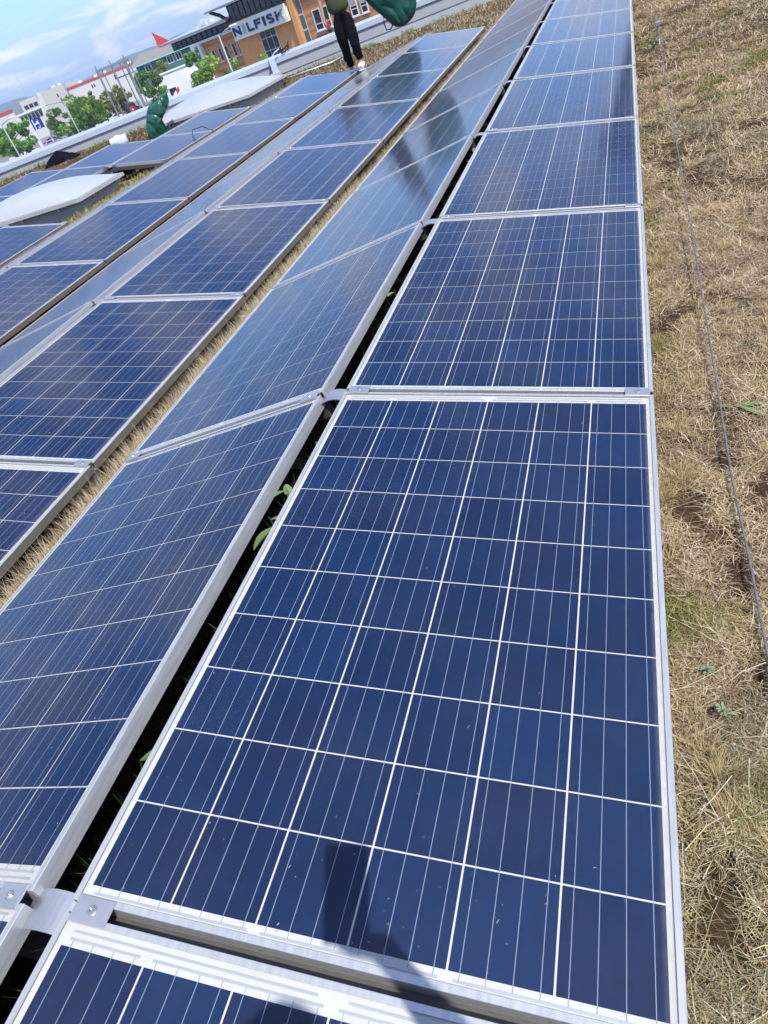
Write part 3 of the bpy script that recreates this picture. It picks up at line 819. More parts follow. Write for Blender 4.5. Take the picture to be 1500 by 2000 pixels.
# ------------------------------------------------------------------ lightning wire and its post
M['wire'] = mat('grey_cable', (0.17, 0.165, 0.16), 0.7, 0.2, var=0.4, scale=220)
pts = [(0.196, -2.6, ROOF + 0.035), (0.192, -1.2, ROOF + 0.03), (0.188, -0.66, ROOF + 0.032), (0.181, -0.33, ROOF + 0.035), (0.185, 0.36, ROOF + 0.055), (0.188, 1.2, ROOF + 0.08), (0.189, 1.9, ROOF + 0.10), (0.190, 3.2, ROOF + 0.14), (0.198, 4.6, ROOF + 0.165), (0.211, 5.7, ROOF + 0.175), (0.222, 6.36, ROOF + 0.178)]
e = empty('lightning_wire', (0.2, 0, ROOF)); tag(e, 'thin grey stranded cable stretched over the dry grass', 'cable')
b = MB(); b.tube([Vector(p) - Vector((0.2, 0, ROOF)) for p in pts], 0.0028, 8); b.build('cable', M['wire'], e, smooth=True)
st = MB()
for s0 in range(2):
    hp = []
    for i in range(560):
        u = i / 559; y = -1.9 + u * 4.2
        for a, c in zip(pts[:-1], pts[1:]):
            if a[1] <= y <= c[1]:
                k = (y - a[1]) / (c[1] - a[1]); q = Vector(a).lerp(Vector(c), k)
        th = y * 62 + s0 * math.pi; hp.append((q.x - 0.2 + 0.0024 * math.cos(th), y, q.z - ROOF + 0.0024 * math.sin(th)))
    st.tube(hp, 0.0012, 4)
tag(st.build('strand', M['wire'], e), kind='stuff')
far = [(0.222, 6.50, ROOF + 0.178), (0.21, 8.0, ROOF + 0.12), (0.20, 10.5, ROOF + 0.09), (0.2, 15, ROOF + 0.1)]
MB().tube([Vector(p) - Vector((0.2, 0, ROOF)) for p in far], 0.0028, 8).build('cable', M['wire'], e, smooth=True)
e = empty('wire_post', (0.220, 6.43, ROOF)); tag(e, 'short grey metal post holding the cable above the grass', 'post')
MB().tube([(0, 0, -0.02), (0, 0, 0.165)], 0.010, 10).build('rod', M['steel'], e)
MB().box(-0.022, 0.022, -0.05, 0.05, 0.160, 0.182).build('clamp_head', M['steel'], e)
MB().tube([(0, 0, 0.182), (0, 0, 0.196)], 0.009, 8).build('bolt', M['bolt'], e)
b = MB()
for a in range(8):
    th = a * math.pi / 4; b.tube([(0, 0, 0.05), (0.03 * math.cos(th), 0.03 * math.sin(th), 0.0)], 0.003, 5)
tag(b.build('foot', M['steel'], e), kind='stuff')

# ------------------------------------------------------------------ skylights
M['acrylic'] = mat('opal_acrylic', (0.40, 0.425, 0.45), 0.28, var=0.04, scale=1.5, dirt=(0.52, 0.52, 0.50), dirt_amt=0.35)
M['rim'] = mat('skylight_rim', (0.50, 0.50, 0.49), 0.5, var=0.08, scale=6, dirt=(0.36, 0.34, 0.30), dirt_amt=0.6)
M['curb'] = mat('skylight_curb', (0.40, 0.39, 0.38), 0.8, var=0.12, scale=4, dirt=(0.2, 0.18, 0.15), dirt_amt=0.6)
def skylight(x0, x1, y0, y1, zr, rise, label, rz=0.0):
    cx, cy = (x0 + x1) / 2, (y0 + y1) / 2; hx, hy = (x1 - x0) / 2, (y1 - y0) / 2
    e = empty('skylight_dome', (cx, cy, ROOF), rz); tag(e, label, 'skylight', 'roof skylights')
    zz = zr - ROOF
    b = MB(); i = 0.10
    for (a0, a1, c0, c1) in ((-hx + i, hx - i, -hy + i, -hy + i + 0.03), (-hx + i, hx - i, hy - i - 0.03, hy - i), (-hx + i, -hx + i + 0.03, -hy + i + 0.032, hy - i - 0.032), (hx - i - 0.03, hx - i, -hy + i + 0.032, hy - i - 0.032)):
        b.box(a0, a1, c0, c1, -0.05, zz - 0.045)
    b.build('curb', M['curb'], e)
    b = MB()
    for (a0, a1, c0, c1) in ((-hx, hx, -hy, -hy + 0.15), (-hx, hx, hy - 0.15, hy), (-hx, -hx + 0.15, -hy + 0.151, hy - 0.151), (hx - 0.15, hx, -hy + 0.151, hy - 0.151)):
        b.box(a0, a1, c0, c1, zz - 0.044, zz)
    b.build('rim', M['rim'], e)
    b = MB(); nx, ny = 28, 20; V = []
    ix, iy = hx - 0.03, hy - 0.03
    for a in range(nx + 1):
        for c in range(ny + 1):
            u, v = a / nx * 2 - 1, c / ny * 2 - 1
            h = (1 - abs(u) ** 2.6) ** 0.75 * (1 - abs(v) ** 2.6) ** 0.75
            V.append((u * ix, v * iy, zz + 0.004 + rise * h))
    Fs = [(a * (ny + 1) + c, (a + 1) * (ny + 1) + c, (a + 1) * (ny + 1) + c + 1, a * (ny + 1) + c + 1) for a in range(nx) for c in range(ny)]
    b.add(V, Fs).build('dome', M['acrylic'], e, smooth=True)
    for k in range(3):   # latches on the camera-facing curb
        xx = -hx + (k + 0.7) * 2 * hx / 3.4
        MB().box(xx - 0.02, xx + 0.02, -hy + i - 0.02, -hy + i, zz - 0.10, zz - 0.046).build('latch', M['steel'], e)
    for k in range(2):
        yy = -hy + (k + 0.6) * hy * 1.2
        MB().box(hx - i, hx - i + 0.02, yy - 0.02, yy + 0.02, zz - 0.10, zz - 0.046).build('latch', M['steel'], e)
skylight(-9.45, -7.08, 6.58, 7.75, 0.10, 0.22, 'white domed skylight nearest the left edge of the photo')
skylight(-9.85, -7.15, 12.95, 14.85, 0.10, 0.26, 'white domed skylight farther back behind the fifth panel row', -0.06)

# ------------------------------------------------------------------ skin-modifier figures
def skinmesh(name, nodes, edges, m, parent=None, sub=2, root=0, pre=None):
    """nodes: list of (x,y,z,rx[,ry])"""
    me = bpy.data.meshes.new(name)
    me.from_pydata([n[:3] for n in nodes], edges, [])
    ob = bpy.data.objects.new(name, me); COL.objects.link(ob)
    md = ob.modifiers.new('skin', 'SKIN'); md.use_smooth_shade = True; md.branch_smoothing = 0.6
    for i, v in enumerate(me.skin_vertices[0].data):
        v.radius = (nodes[i][3], nodes[i][4] if len(nodes[i]) > 4 else nodes[i][3]); v.use_root = (i == root)
    sd = ob.modifiers.new('sub', 'SUBSURF'); sd.levels = sub; sd.render_levels = sub
    dg = bpy.context.evaluated_depsgraph_get()
    res = bpy.data.meshes.new_from_object(ob.evaluated_get(dg))
    bpy.data.objects.remove(ob); bpy.data.meshes.remove(me)
    res.name = name; res.materials.clear(); res.materials.append(m)
    if pre:
        for v in res.vertices: v.co = pre(v.co)
    return link(name, res, parent, smooth=True)
def chain(*ix): return [(a, b) for a, b in zip(ix[:-1], ix[1:])]

M['skin'] = mat('skin', (0.50, 0.30, 0.20), 0.55, var=0.10, scale=12)
M['skin2'] = mat('skin_tanned', (0.42, 0.24, 0.16), 0.55, var=0.15, scale=14)
M['black_cloth'] = mat('black_trousers', (0.007, 0.007, 0.009), 0.9, var=0.4, scale=10, bump=0.4, bscale=25, spec=0.08)
M['olive'] = mat('olive_shirt', (0.075, 0.080, 0.030), 0.9, var=0.2, scale=8, bump=0.5, bscale=18)
M['grey_shirt'] = mat('grey_shirt', (0.16, 0.17, 0.19), 0.9, var=0.2, scale=8, bump=0.5, bscale=18)
M['hair'] = mat('dark_hair', (0.02, 0.014, 0.01), 0.6, var=0.4, scale=60, bump=0.6, bscale=120)
M['white_shoe'] = mat('white_shoe', (0.78, 0.78, 0.78), 0.5, var=0.06, scale=20)
M['sole'] = mat('shoe_sole', (0.6, 0.6, 0.58), 0.7)
M['denim'] = mat('blue_denim', (0.05, 0.07, 0.13), 0.9, var=0.25, scale=30)

def hand_nodes(wrist, palm, fdir, side, curl, s=1.0):
    """palm + five fingers in world axes; fdir finger direction, side = thumb side, curl = direction fingers bend to"""
    w, p = Vector(wrist), Vector(palm); f, sd, c = Vector(fdir).normalized(), Vector(side).normalized(), Vector(curl).normalized()
    chains = []
    for k, (off, L) in enumerate(((0.030, 0.072), (0.010, 0.080), (-0.010, 0.075), (-0.028, 0.058))):
        b = p + sd * off * s + f * 0.035 * s
        q1 = b + (f * 0.8 + c * 0.35).normalized() * L * 0.42 * s; q2 = q1 + (f * 0.3 + c * 0.95).normalized() * L * 0.33 * s; q3 = q2 + (c * 0.9 - f * 0.45).normalized() * L * 0.27 * s
        chains.append([(p + sd * off * 0.7 * s, 0.011 * s), (b, 0.0095 * s), (q1, 0.0088 * s), (q2, 0.008 * s), (q3, 0.0065 * s)])
    b = p + sd * 0.038 * s - f * 0.015 * s
    q1 = b + (sd * 0.7 + f * 0.6).normalized() * 0.034 * s; q2 = q1 + (f * 0.8 + c * 0.5).normalized() * 0.03 * s
    chains.append([(p - f * 0.02 * s, 0.013 * s), (b, 0.0115 * s), (q1, 0.010 * s), (q2, 0.008 * s)])
    return chains

def person(name, J, mats_, label, loc, head_dir, bare_arms=True, shoes='white_shoe', hands=None):
    """J: joint name -> local position; builds body, clothing, shoes and hair as parts"""
    e = empty(name, loc); tag(e, label, 'person')
    g = lambda k: tuple(J[k])
    N = []; E = []
    def nd(k, r, r2=None): N.append(g(k) + ((r, r2) if r2 else (r,))); return len(N) - 1
    def pt(p, r): N.append(tuple(p) + (r,)); return len(N) - 1
    pel = nd('pelvis', 0.12, 0.10); wai = nd('waist', 0.115, 0.09); che = nd('chest', 0.135, 0.10); nec0 = nd('neckbase', 0.07); nec = nd('neck', 0.052)
    E += chain(pel, wai, che, nec0, nec)
    hd = Vector(J['head']); hdv = Vector(head_dir).normalized()
    h0 = pt(hd - Vector((0, 0, 0.055)) + hdv * 0.025, 0.068); h1 = pt(hd, 0.088); h2 = pt(hd + Vector((0, 0, 0.06)), 0.075)
    E += chain(nec, h0, h1, h2)
    for s in 'LR':
        sh = nd('sh' + s, 0.058); el_ = nd('el' + s, 0.041); wr = nd('wr' + s, 0.027); pa = nd('pa' + s, 0.034, 0.018)
        E += chain(nec0, sh, el_, wr, pa)
        hi = nd('hip' + s, 0.085); kn = nd('kn' + s, 0.058); an = nd('an' + s, 0.040); to = nd('to' + s, 0.034)
        E += chain(pel, hi, kn, an, to)
        if hands and s in hands:
            for ch in hand_nodes(J['wr' + s], J['pa' + s], *hands[s]):
                ids = [pa] + [pt(q, r) for q, r in ch[1:]]
                E += chain(*ids)
    body = skinmesh('body', N, E, mats_['skin'], e)
    # face: nose, ears, eyes, mouth
    rt = hdv.cross(Vector((0, 0, 1))).normalized()
    b = MB()
    nz = hd + hdv * 0.088 - Vector((0, 0, 0.02)); b.tube([nz + Vector((0, 0, 0.035)) - hdv * 0.004, nz + hdv * 0.018, nz - Vector((0, 0, 0.006)) - hdv * 0.01], [0.007, 0.012, 0.008], 8)
    b.build('nose', mats_['skin'], e, smooth=True)
    for s in (-1, 1):
        c = hd + rt * s * 0.088 - Vector((0, 0, 0.015))
        MB().tube([c - hdv * 0.008 + Vector((0, 0, .03)), c + rt * s * 0.012, c - Vector((0, 0, .03))], [0.010, 0.016, 0.008], 8).build('ear', mats_['skin'], e, smooth=True)
        c = hd + hdv * 0.078 + rt * s * 0.032 + Vector((0, 0, 0.012))
        MB().tube([c - rt * 0.014, c, c + rt * 0.014], [0.003, 0.008, 0.003], 8).build('eye', M['hair'], e, smooth=True)
    c = hd + hdv * 0.083 - Vector((0, 0, 0.058))
    MB().tube([c - rt * 0.025 - hdv * .006, c, c + rt * 0.025 - hdv * .006], [0.003, 0.006, 0.003], 6).build('mouth', mat('lips', (0.35, 0.15, 0.12), 0.5), e, smooth=True)
    skinmesh('hair', [tuple(hd - hdv * 0.045 - Vector((0, 0, .03))) + (0.062,), tuple(hd - hdv * 0.022 + Vector((0, 0, .035))) + (0.092,), tuple(hd + hdv * 0.03 + Vector((0, 0, .085))) + (0.062,)], chain(0, 1, 2), M['hair'], e)
    # trousers
    N2 = [g('pelvis') + (0.18, 0.14), tuple(Vector(J['pelvis']).lerp(Vector(J['waist']), 0.55)) + (0.15, 0.115)]; E2 = [(0, 1)]
    for s in 'LR':
        k = len(N2); hp, kn, an = Vector(J['hip' + s]), Vector(J['kn' + s]), Vector(J['an' + s])
        N2 += [tuple(hp) + (0.125,), tuple(hp.lerp(kn, 0.5)) + (0.112,), tuple(kn) + (0.088,), tuple(kn.lerp(an, 0.5)) + (0.080,), tuple(kn.lerp(an, 0.93)) + (0.060,)]
        E2 += [(0, k)] + chain(k, k + 1, k + 2, k + 3, k + 4)
    wrinkle = lambda co: co + Vector((mnoise.noise(co * 14), mnoise.noise(co * 14 + Vector((9, 0, 0))), 0)) * 0.020
    skinmesh('trousers', N2, E2, mats_['legs'], e, pre=wrinkle)
    # shirt
    N3 = [tuple(Vector(J['pelvis']) - Vector((0, 0, 0.07))) + (0.215, 0.165), g('waist') + (0.20, 0.15), g('chest') + (0.205, 0.15), g('neckbase') + (0.105,)]; E3 = chain(0, 1, 2, 3)
    for s in 'LR':
        k = len(N3); sh, el_ = Vector(J['sh' + s]), Vector(J['el' + s]); wr = Vector(J['wr' + s])
        N3 += [tuple(sh) + (0.083,), tuple(sh.lerp(el_, 0.62)) + (0.070,)]
        E3 += [(3, k), (k, k + 1)]
        if not bare_arms:
            N3 += [tuple(el_) + (0.062,), tuple(el_.lerp(wr, 0.8)) + (0.046,)]; E3 += chain(k + 1, k + 2, k + 3)
    skinmesh('t_shirt', N3, E3, mats_['top'], e, pre=wrinkle)
    for s in 'LR':
        an, to = Vector(J['an' + s]), Vector(J['to' + s])
        sh_ = skinmesh('shoe', [tuple(an + Vector((0, 0, -0.01))) + (0.062,), tuple(an - Vector((0, 0, 0.045)) - (to - an).normalized() * 0.02) + (0.068,), tuple(an.lerp(to, 0.6) - Vector((0, 0, 0.005))) + (0.070, 0.060), tuple(to) + (0.062, 0.050)], chain(0, 1, 2, 3), M[shoes], e)
        dd = (to - an); dd.z = 0; dd.normalize(); zb = min(an.z - 0.10, to.z - 0.045)
        skinmesh('sole', [tuple(Vector((an.x, an.y, 0)) - dd * 0.05 + Vector((0, 0, zb))) + (0.055, 0.016), tuple(Vector((to.x, to.y, 0)) + dd * 0.04 + Vector((0, 0, zb + 0.012))) + (0.058, 0.016)], [(0, 1)], M['sole'], sh_)
    return e

# worker walking between the rows with a bottle and a big green bag
WK = ft(2.38, 14.05, 0)
def L_(t, z, d=0.0):
    q = ft(t, 14.05 + d, z); return Vector((q.x - WK.x, q.y - WK.y, q.z))
J = dict(pelvis=L_(2.37, 0.90, 0.02), waist=L_(2.36, 1.06, 0.0), chest=L_(2.35, 1.28, -0.01), neckbase=L_(2.35, 1.44, -0.01), neck=L_(2.35, 1.50, -0.02), head=L_(2.34, 1.63, -0.05),
         shR=L_(2.17, 1.40), elR=L_(2.10, 1.13, 0.02), wrR=L_(2.075, 0.87, -0.04), paR=L_(2.07, 0.80, -0.06),
         shL=L_(2.54, 1.40), elL=L_(2.78, 1.26, 0.04), wrL=L_(2.98, 1.32, -0.05), paL=L_(3.04, 1.34, -0.07),
         hipR=L_(2.30, 0.87, 0.02), knR=L_(2.29, 0.46, 0.02), anR=L_(2.335, 0.05, 0.22), toR=L_(2.31, -0.04, 0.12),
         hipL=L_(2.46, 0.87, 0.0), knL=L_(2.45, 0.48, -0.10), anL=L_(2.475, 0.125, -0.06), toL=L_(2.42, 0.045, -0.20))
hd_dir = (-F2 - T2 * 0.1)
person('person', J, dict(skin=M['skin2'], legs=M['black_cloth'], top=M['olive']), 'person in olive shirt and black trousers walking between rows, carrying a bottle and green bag', WK, hd_dir,
       hands=dict(R=((0, 0, -1), (-F2), T2), L=(T2, (0, 0, 1), -F2)))
# red spray bottle in the hand
q = ft(2.105, 13.98, 0.80)
e = empty('spray_bottle', q); tag(e, 'red bottle held in the walking person\'s lowered hand', 'bottle')
mred = mat('red_plastic', (0.28, 0.045, 0.04), 0.35, var=0.2)
b = MB(); b.tube([(0, 0, 0.06), (0, 0, 0.0), (0.01, 0, -0.08), (0.012, 0, -0.11)], [0.022, 0.034, 0.034, 0.030], 12); b.build('bottle_body', mred, e, smooth=True)
MB().tube([(0.012, 0, -0.11), (0.014, 0, -0.135)], [0.030, 0.026], 12).build('cap', mat('dark_cap', (0.03, 0.02, 0.03), 0.4), e)
MB().tube([(0.014, 0, -0.13), (0.03, 0, -0.3), (0.035, 0, -0.62)], 0.004, 6).build('thin_hose', mat('clear_hose', (0.5, 0.5, 0.52), 0.3), e)

M['tarp'] = mat('green_tarpaulin', (0.010, 0.085, 0.055), 0.33, var=0.4, scale=5, bump=1.0, bscale=22)
def sack(name, loc, outline, thick, label, seed, creases=0.05, strap=None, power=2.4):
    """a stuffed bag: an outline in the vertical t/z plane inflated to depth, with folds"""
    e = empty(name, loc, ROTZ); tag(e, label, 'bag')
    creases *= 0.5
    O = [Vector((a, 0, b)) for a, b in outline]; n = len(O)
    c = sum(O, Vector()) / n
    # resample outline smoothly
    pts = []
    for i in range(n):
        p0, p1, p2, p3 = O[i - 1], O[i], O[(i + 1) % n], O[(i + 2) % n]
        for k in range(9):
            t = k / 9
            pts.append(0.5 * ((2 * p1) + (p2 - p0) * t + (2 * p0 - 5 * p1 + 4 * p2 - p3) * t * t + (3 * p1 - p0 - 3 * p2 + p3) * t ** 3))
    m_ = len(pts); rings = 18; V = []; Fs = []
    for side in (-1, 1):
        base = len(V)
        for r in range(rings):
            u = r / (rings - 1)            # 0 at rim, 1 at centre
            h = thick * (1 - (1 - u) ** power) ** (1 / power)
            for k, p in enumerate(pts):
                q = p.lerp(c, u * 0.985)
                f = mnoise.noise((q.x * 5 + seed, q.z * 5, side * 3.0)) * creases * 1.2 - (1 - abs(mnoise.noise((q.x * 5 + seed + q.z * 3, q.z * 1.6 - q.x * 2, side)))) ** 3 * creases * 1.1 + mnoise.noise((q.x * 16, q.z * 16 + seed, side + 4)) * creases * 0.18
                V.append((q.x, side * (h + f * min(1, u * 4)), q.z))
        for r in range(rings - 1):
            for k in range(m_):
                a, b_ = base + r * m_ + k, base + r * m_ + (k + 1) % m_
                Fs.append((a, b_, b_ + m_, a + m_))
        Fs.append(tuple(base + (rings - 1) * m_ + k for k in range(m_)))
    b = MB().add(V, Fs); me = b.mesh('bag_body', M['tarp'])
    bm = bmesh.new(); bm.from_mesh(me); bmesh.ops.remove_doubles(bm, verts=bm.verts, dist=0.0005); bmesh.ops.recalc_face_normals(bm, faces=bm.faces); bm.to_mesh(me); bm.free()
    link('bag_body', me, e, smooth=True)
    blk = mat('black_webbing', (0.012, 0.012, 0.012), 0.8)
    if strap:
        for s_ in strap:
            sb = MB(); sb.tube([Vector((a, dd, b_)) for a, dd, b_ in s_], 0.011, 6); sb.build('strap', blk, e, smooth=True)
    return e
B0 = ft(3.0, 14.0, 0.4)
ol = [(-0.30, 0.62), (-0.195, 0.51), (-0.09, 0.355), (0.03, 0.205), (0.165, 0.03), (0.28, -0.025), (0.40, -0.02), (0.53, 0.04), (0.60, 0.12), (0.645, 0.24), (0.62, 0.45), (0.52, 0.66), (0.34, 0.86), (0.12, 0.97), (-0.12, 0.90), (-0.27, 0.77)]
sack('green_bag', B0, ol, 0.19, 'large shiny green tarpaulin bag held up by the walking person', 1.3,
     strap=[[(0.04, -0.04, 0.21), (0.005, -0.08, 0.11), (0.02, -0.09, 0.01), (0.09, -0.09, 0.0), (0.155, -0.05, 0.05)], [(-0.1, -0.1, 0.80), (0.0, -0.16, 0.93), (0.06, -0.14, 0.94), (0.16, -0.10, 0.84)]])
B1 = ft(-1.32, 17.25, ROOF)
ol = [(-0.33, 0.02), (-0.10, -0.02), (0.06, 0.03), (0.03, 0.16), (-0.02, 0.30), (0.06, 0.36), (0.20, 0.44), (0.33, 0.58), (0.36, 0.74), (0.33, 0.76), (0.26, 0.73), (0.18, 0.70), (0.08, 0.66), (-0.05, 0.66), (-0.18, 0.55), (-0.30, 0.35), (-0.36, 0.18)]
sack('green_bag', B1, ol, 0.14, 'crumpled dark green bag leaning on the farther skylight', 5.1, creases=0.07, strap=[[(-0.02, -0.13, 0.30), (0.05, -0.17, 0.34), (0.11, -0.14, 0.39)]])

# black cloth on the bank by the parapet, white canister, drain box, hooks
def cloth_heap():
    e = ft(-3.72, 18.62, 0.12)
    m = mat('black_fabric', (0.006, 0.006, 0.012), 0.95, var=0.4, scale=12, spec=0.05)
    nx, ny = 40, 18; V = []
    for i in range(nx + 1):
        for j in range(ny + 1):
            u, v = i / nx, j / ny
            env = (math.sin(math.pi * u) ** 0.5) * (math.sin(math.pi * v) ** 0.6)
            h = env * (0.11 + 0.12 * math.exp(-((u - 0.38) / 0.24) ** 2) + 0.06 * mnoise.noise((u * 6, v * 3, 3.3)) + 0.05 * abs(mnoise.noise((u * 14, v * 7, 1.1))))
            V.append(((u - 0.5) * 0.92 + 0.03 * mnoise.noise((v * 4, u * 3, 5)), (v - 0.5) * 0.42 + 0.05 * mnoise.noise((u * 5, v, 8)), h - 0.02 - 0.07 * u))
    F_ = [(i * (ny + 1) + j, (i + 1) * (ny + 1) + j, (i + 1) * (ny + 1) + j + 1, i * (ny + 1) + j + 1) for i in range(nx) for j in range(ny)]
    o = MB().add(V, F_).build('black_cloth', m, None, smooth=True)
    o.location = e; o.rotation_euler = (0, 0, ROTZ); tag(o, 'heap of black cloth lying in front of the parapet', 'cloth')
cloth_heap()
e = empty('white_canister', ft(-2.36, 17.9, 0.02), ROTZ); tag(e, 'white plastic canister lying near the parapet', 'canister')
mw_ = mat('white_plastic', (0.72, 0.75, 0.78), 0.4, var=0.05)
me = MB().box(-0.19, 0.19, -0.10, 0.10, 0, 0.17).mesh('canister_body', mw_); bevel_mesh(me, 0.035, 3); link('canister_body', me, e, smooth=True)
MB().tube([(-0.17, 0, 0.08), (-0.205, 0, 0.07)], [0.03, 0.028], 10).build('cap', mat('dark_plastic', (0.05, 0.05, 0.06), 0.5), e)
MB().tube([(-0.08, 0, 0.165), (-0.05, 0, 0.182), (0.03, 0, 0.182), (0.06, 0, 0.165)], 0.012, 8).build('handle', mw_, e, smooth=True)

e = empty('roof_outlet', ft(1.40, 18.86, ROOF), ROTZ); tag(e, 'pale blue metal upstand bolted over the parapet beside the farther skylight', 'roof outlet')
mb_ = mat('pale_blue_metal', (0.52, 0.64, 0.78), 0.4, 0.2, var=0.1)
me = MB().box(-0.07, 0.07, -0.07, 0.08, 0.26, 0.56).mesh('upstand', mb_); bevel_mesh(me, 0.008, 2); link('upstand', me, e)
me = MB().box(-0.13, 0.10, -0.14, 0.07, 0.0, 0.27).mesh('housing', M['render_grey']); bevel_mesh(me, 0.01, 2); link('housing', me, e)
MB().tube([(0.0, 0, 0.55), (0.12, 0.0, 0.63), (0.24, 0.05, 0.66)], 0.012, 8).build('arm', mb_, e)
e = empty('ladder_hook', ft(1.66, 19.05, 0.42), ROTZ); tag(e, 'black curved ladder top hooked over the white coping', 'ladder')
mk = mat('black_metal', (0.02, 0.02, 0.02), 0.4, 0.5)
for k in range(2):
    MB().tube([(0.0 + 0.0, -0.12, 0.02 + 0.06 * k), (0.10, -0.1, 0.03 + 0.06 * k), (0.20, -0.05, 0.07 + 0.06 * k), (0.24, 0.1, 0.11 + 0.06 * k), (0.22, 0.3, 0.06 + 0.05 * k)], 0.014, 8).build('rail', mk, e, smooth=True)
for k in range(3):
    MB().tube([(0.05 + 0.07 * k, -0.1 + 0.03 * k, 0.03 + 0.015 * k), (0.05 + 0.07 * k, -0.1 + 0.03 * k, 0.09 + 0.02 * k)], 0.009, 6).build('rung', mk, e)
# conduit along the planted strip
o = MB().tube([ft(1.3, 18.72, -0.04), ft(1.9, 18.5, -0.02), ft(2.6, 18.3, -0.03), ft(3.1, 18.6, 0.0)], 0.02, 8).build('conduit', M['steel'], None, smooth=True); tag(o, 'grey conduit lying along the foot of the parapet', 'conduit')
# loose cable on the seventh row
mw2 = row_matrix(7, 7 * PITCH)
o = MB().tube([mw2 @ Vector(p_) for p_ in ((0.02, 2.28, 0.004), (0.16, 2.12, 0.015), (0.20, 2.0, 0.10), (0.08, 1.86, 0.11), (-0.03, 1.75, 0.02), (-0.06, 1.74, -0.10))], 0.006, 6).build('loose_cable', mk, None, smooth=True)
tag(o, 'loose black cable looped over the low edge of a panel near the skylight', 'cable')

# ------------------------------------------------------------------ the street beyond: orange office building
KS = 1.25
BO = ft(2.69 * KS, 56.9 * KS, 0); bu = (T2 * 3.42 - F2 * 3.3).normalized()
BR = math.atan2(bu.y, bu.x)
X = lambda v: v * KS
Z = lambda v: CAM.z + (v - CAM.z) * KS
M['orange'] = mat('orange_render', (0.74, 0.36, 0.13), 0.85, var=0.08, scale=1.5, dirt=(0.40, 0.17, 0.06), dirt_amt=0.4)
def banded():
    m, n, l, b = newmat('banded_brick')
    tcn = n.new('ShaderNodeTexCoord'); sx = n.new('ShaderNodeSeparateXYZ'); l.new(tcn.outputs['Object'], sx.inputs[0])
    f = n.new('ShaderNodeMath'); f.operation = 'MULTIPLY'; f.inputs[1].default_value = 1 / 0.50; l.new(sx.outputs['Z'], f.inputs[0])
    fr = n.new('ShaderNodeMath'); fr.operation = 'FRACT'; l.new(f.outputs[0], fr.inputs[0])
    lt = n.new('ShaderNodeMath'); lt.operation = 'LESS_THAN'; lt.inputs[1].default_value = 0.42; l.new(fr.outputs[0], lt.inputs[0])
    br = n.new('ShaderNodeTexBrick'); br.inputs['Scale'].default_value = 1.0; br.inputs['Brick Width'].default_value = 0.25; br.inputs['Row Height'].default_value = 0.083; br.inputs['Mortar Size'].default_value = 0.008
    br.inputs['Color1'].default_value = (1, 1, 1, 1); br.inputs['Color2'].default_value = (0.75, 0.75, 0.75, 1); br.inputs['Mortar'].default_value = (0.8, 0.8, 0.8, 1)
    cx = n.new('ShaderNodeCombineXYZ'); l.new(sx.outputs['X'], cx.inputs[0]); l.new(sx.outputs['Z'], cx.inputs[1]); l.new(cx.outputs[0], br.inputs['Vector'])
    mi = n.new('ShaderNodeMix'); mi.data_type = 'RGBA'; mi.inputs['A'].default_value = (0.68, 0.31, 0.125, 1); mi.inputs['B'].default_value = (0.50, 0.215, 0.10, 1); l.new(lt.outputs[0], mi.inputs['Factor'])
    mu = n.new('ShaderNodeMix'); mu.data_type = 'RGBA'; mu.blend_type = 'MULTIPLY'; mu.inputs['Factor'].default_value = 1; l.new(mi.outputs['Result'], mu.inputs['A']); l.new(br.outputs['Color'], mu.inputs['B'])
    l.new(mu.outputs['Result'], b.inputs['Base Color']); b.inputs['Roughness'].default_value = 0.85
    return m
M['banded'] = banded()
M['white_trim'] = mat('white_trim', (0.72, 0.73, 0.74), 0.5, var=0.05, scale=4)
M['dark_glass'] = mat('dark_window_glass', (0.015, 0.018, 0.022), 0.08, var=0.5, scale=1.2, spec=0.8)
M['dark_clad'] = mat('dark_cladding', (0.035, 0.04, 0.045), 0.5, 0.3, var=0.2, scale=2)
M['roof_metal'] = mat('roof_metal', (0.50, 0.53, 0.57), 0.4, 0.4, var=0.06, scale=2)
M['brown'] = mat('brown_fascia', (0.15, 0.065, 0.035), 0.6, var=0.15)
M['cream'] = mat('cream_sign', (0.86, 0.83, 0.72), 0.5, var=0.03, scale=3)
M['navy'] = mat('navy_letter', (0.012, 0.022, 0.13), 0.4, var=0.1)
M['pale_letter'] = mat('faded_letter', (0.40, 0.41, 0.43), 0.5, var=0.15)

ob = empty('office_building', BO, BR); tag(ob, 'orange office building with banded brick wings across the street', 'building')
base = CITY
MB().box(X(-0.28), X(4.86), 0.0, 7.0, base, Z(1.46)).build('tower_wall', M['orange'], ob)
MB().box(X(4.86), X(5.20), -0.35, 7.0, base, Z(2.4)).build('pilaster', M['orange'], ob)
MB().box(X(-3.75), X(-0.281), 0.45, 7.0, base, Z(1.0)).build('wing_wall', M['banded'], ob)
MB().box(X(-4.05), X(-0.28), 0.15, 7.0, Z(1.0) + 0.002, Z(1.14)).build('wing_slab', M['white_trim'], ob)
MB().box(X(-3.95), X(-3.72), 0.05, 0.44, base, Z(1.0)).build('white_pier', M['white_trim'], ob)
MB().box(X(-6.7), X(-0.285), 0.60, 6.9, Z(1.145), Z(1.62)).build('clerestory_band', M['dark_clad'], ob)
for k in range(12):
    x = -6.6 + k * 0.52
    f = MB().box(X(x), X(x + 0.40), 0.56, 0.599, Z(1.22), Z(1.56)).build('window', M['dark_clad'], ob)
    MB().box(X(x + 0.03), X(x + 0.37), 0.548, 0.559, Z(1.24), Z(1.54)).build('pane', M['dark_glass'], f)
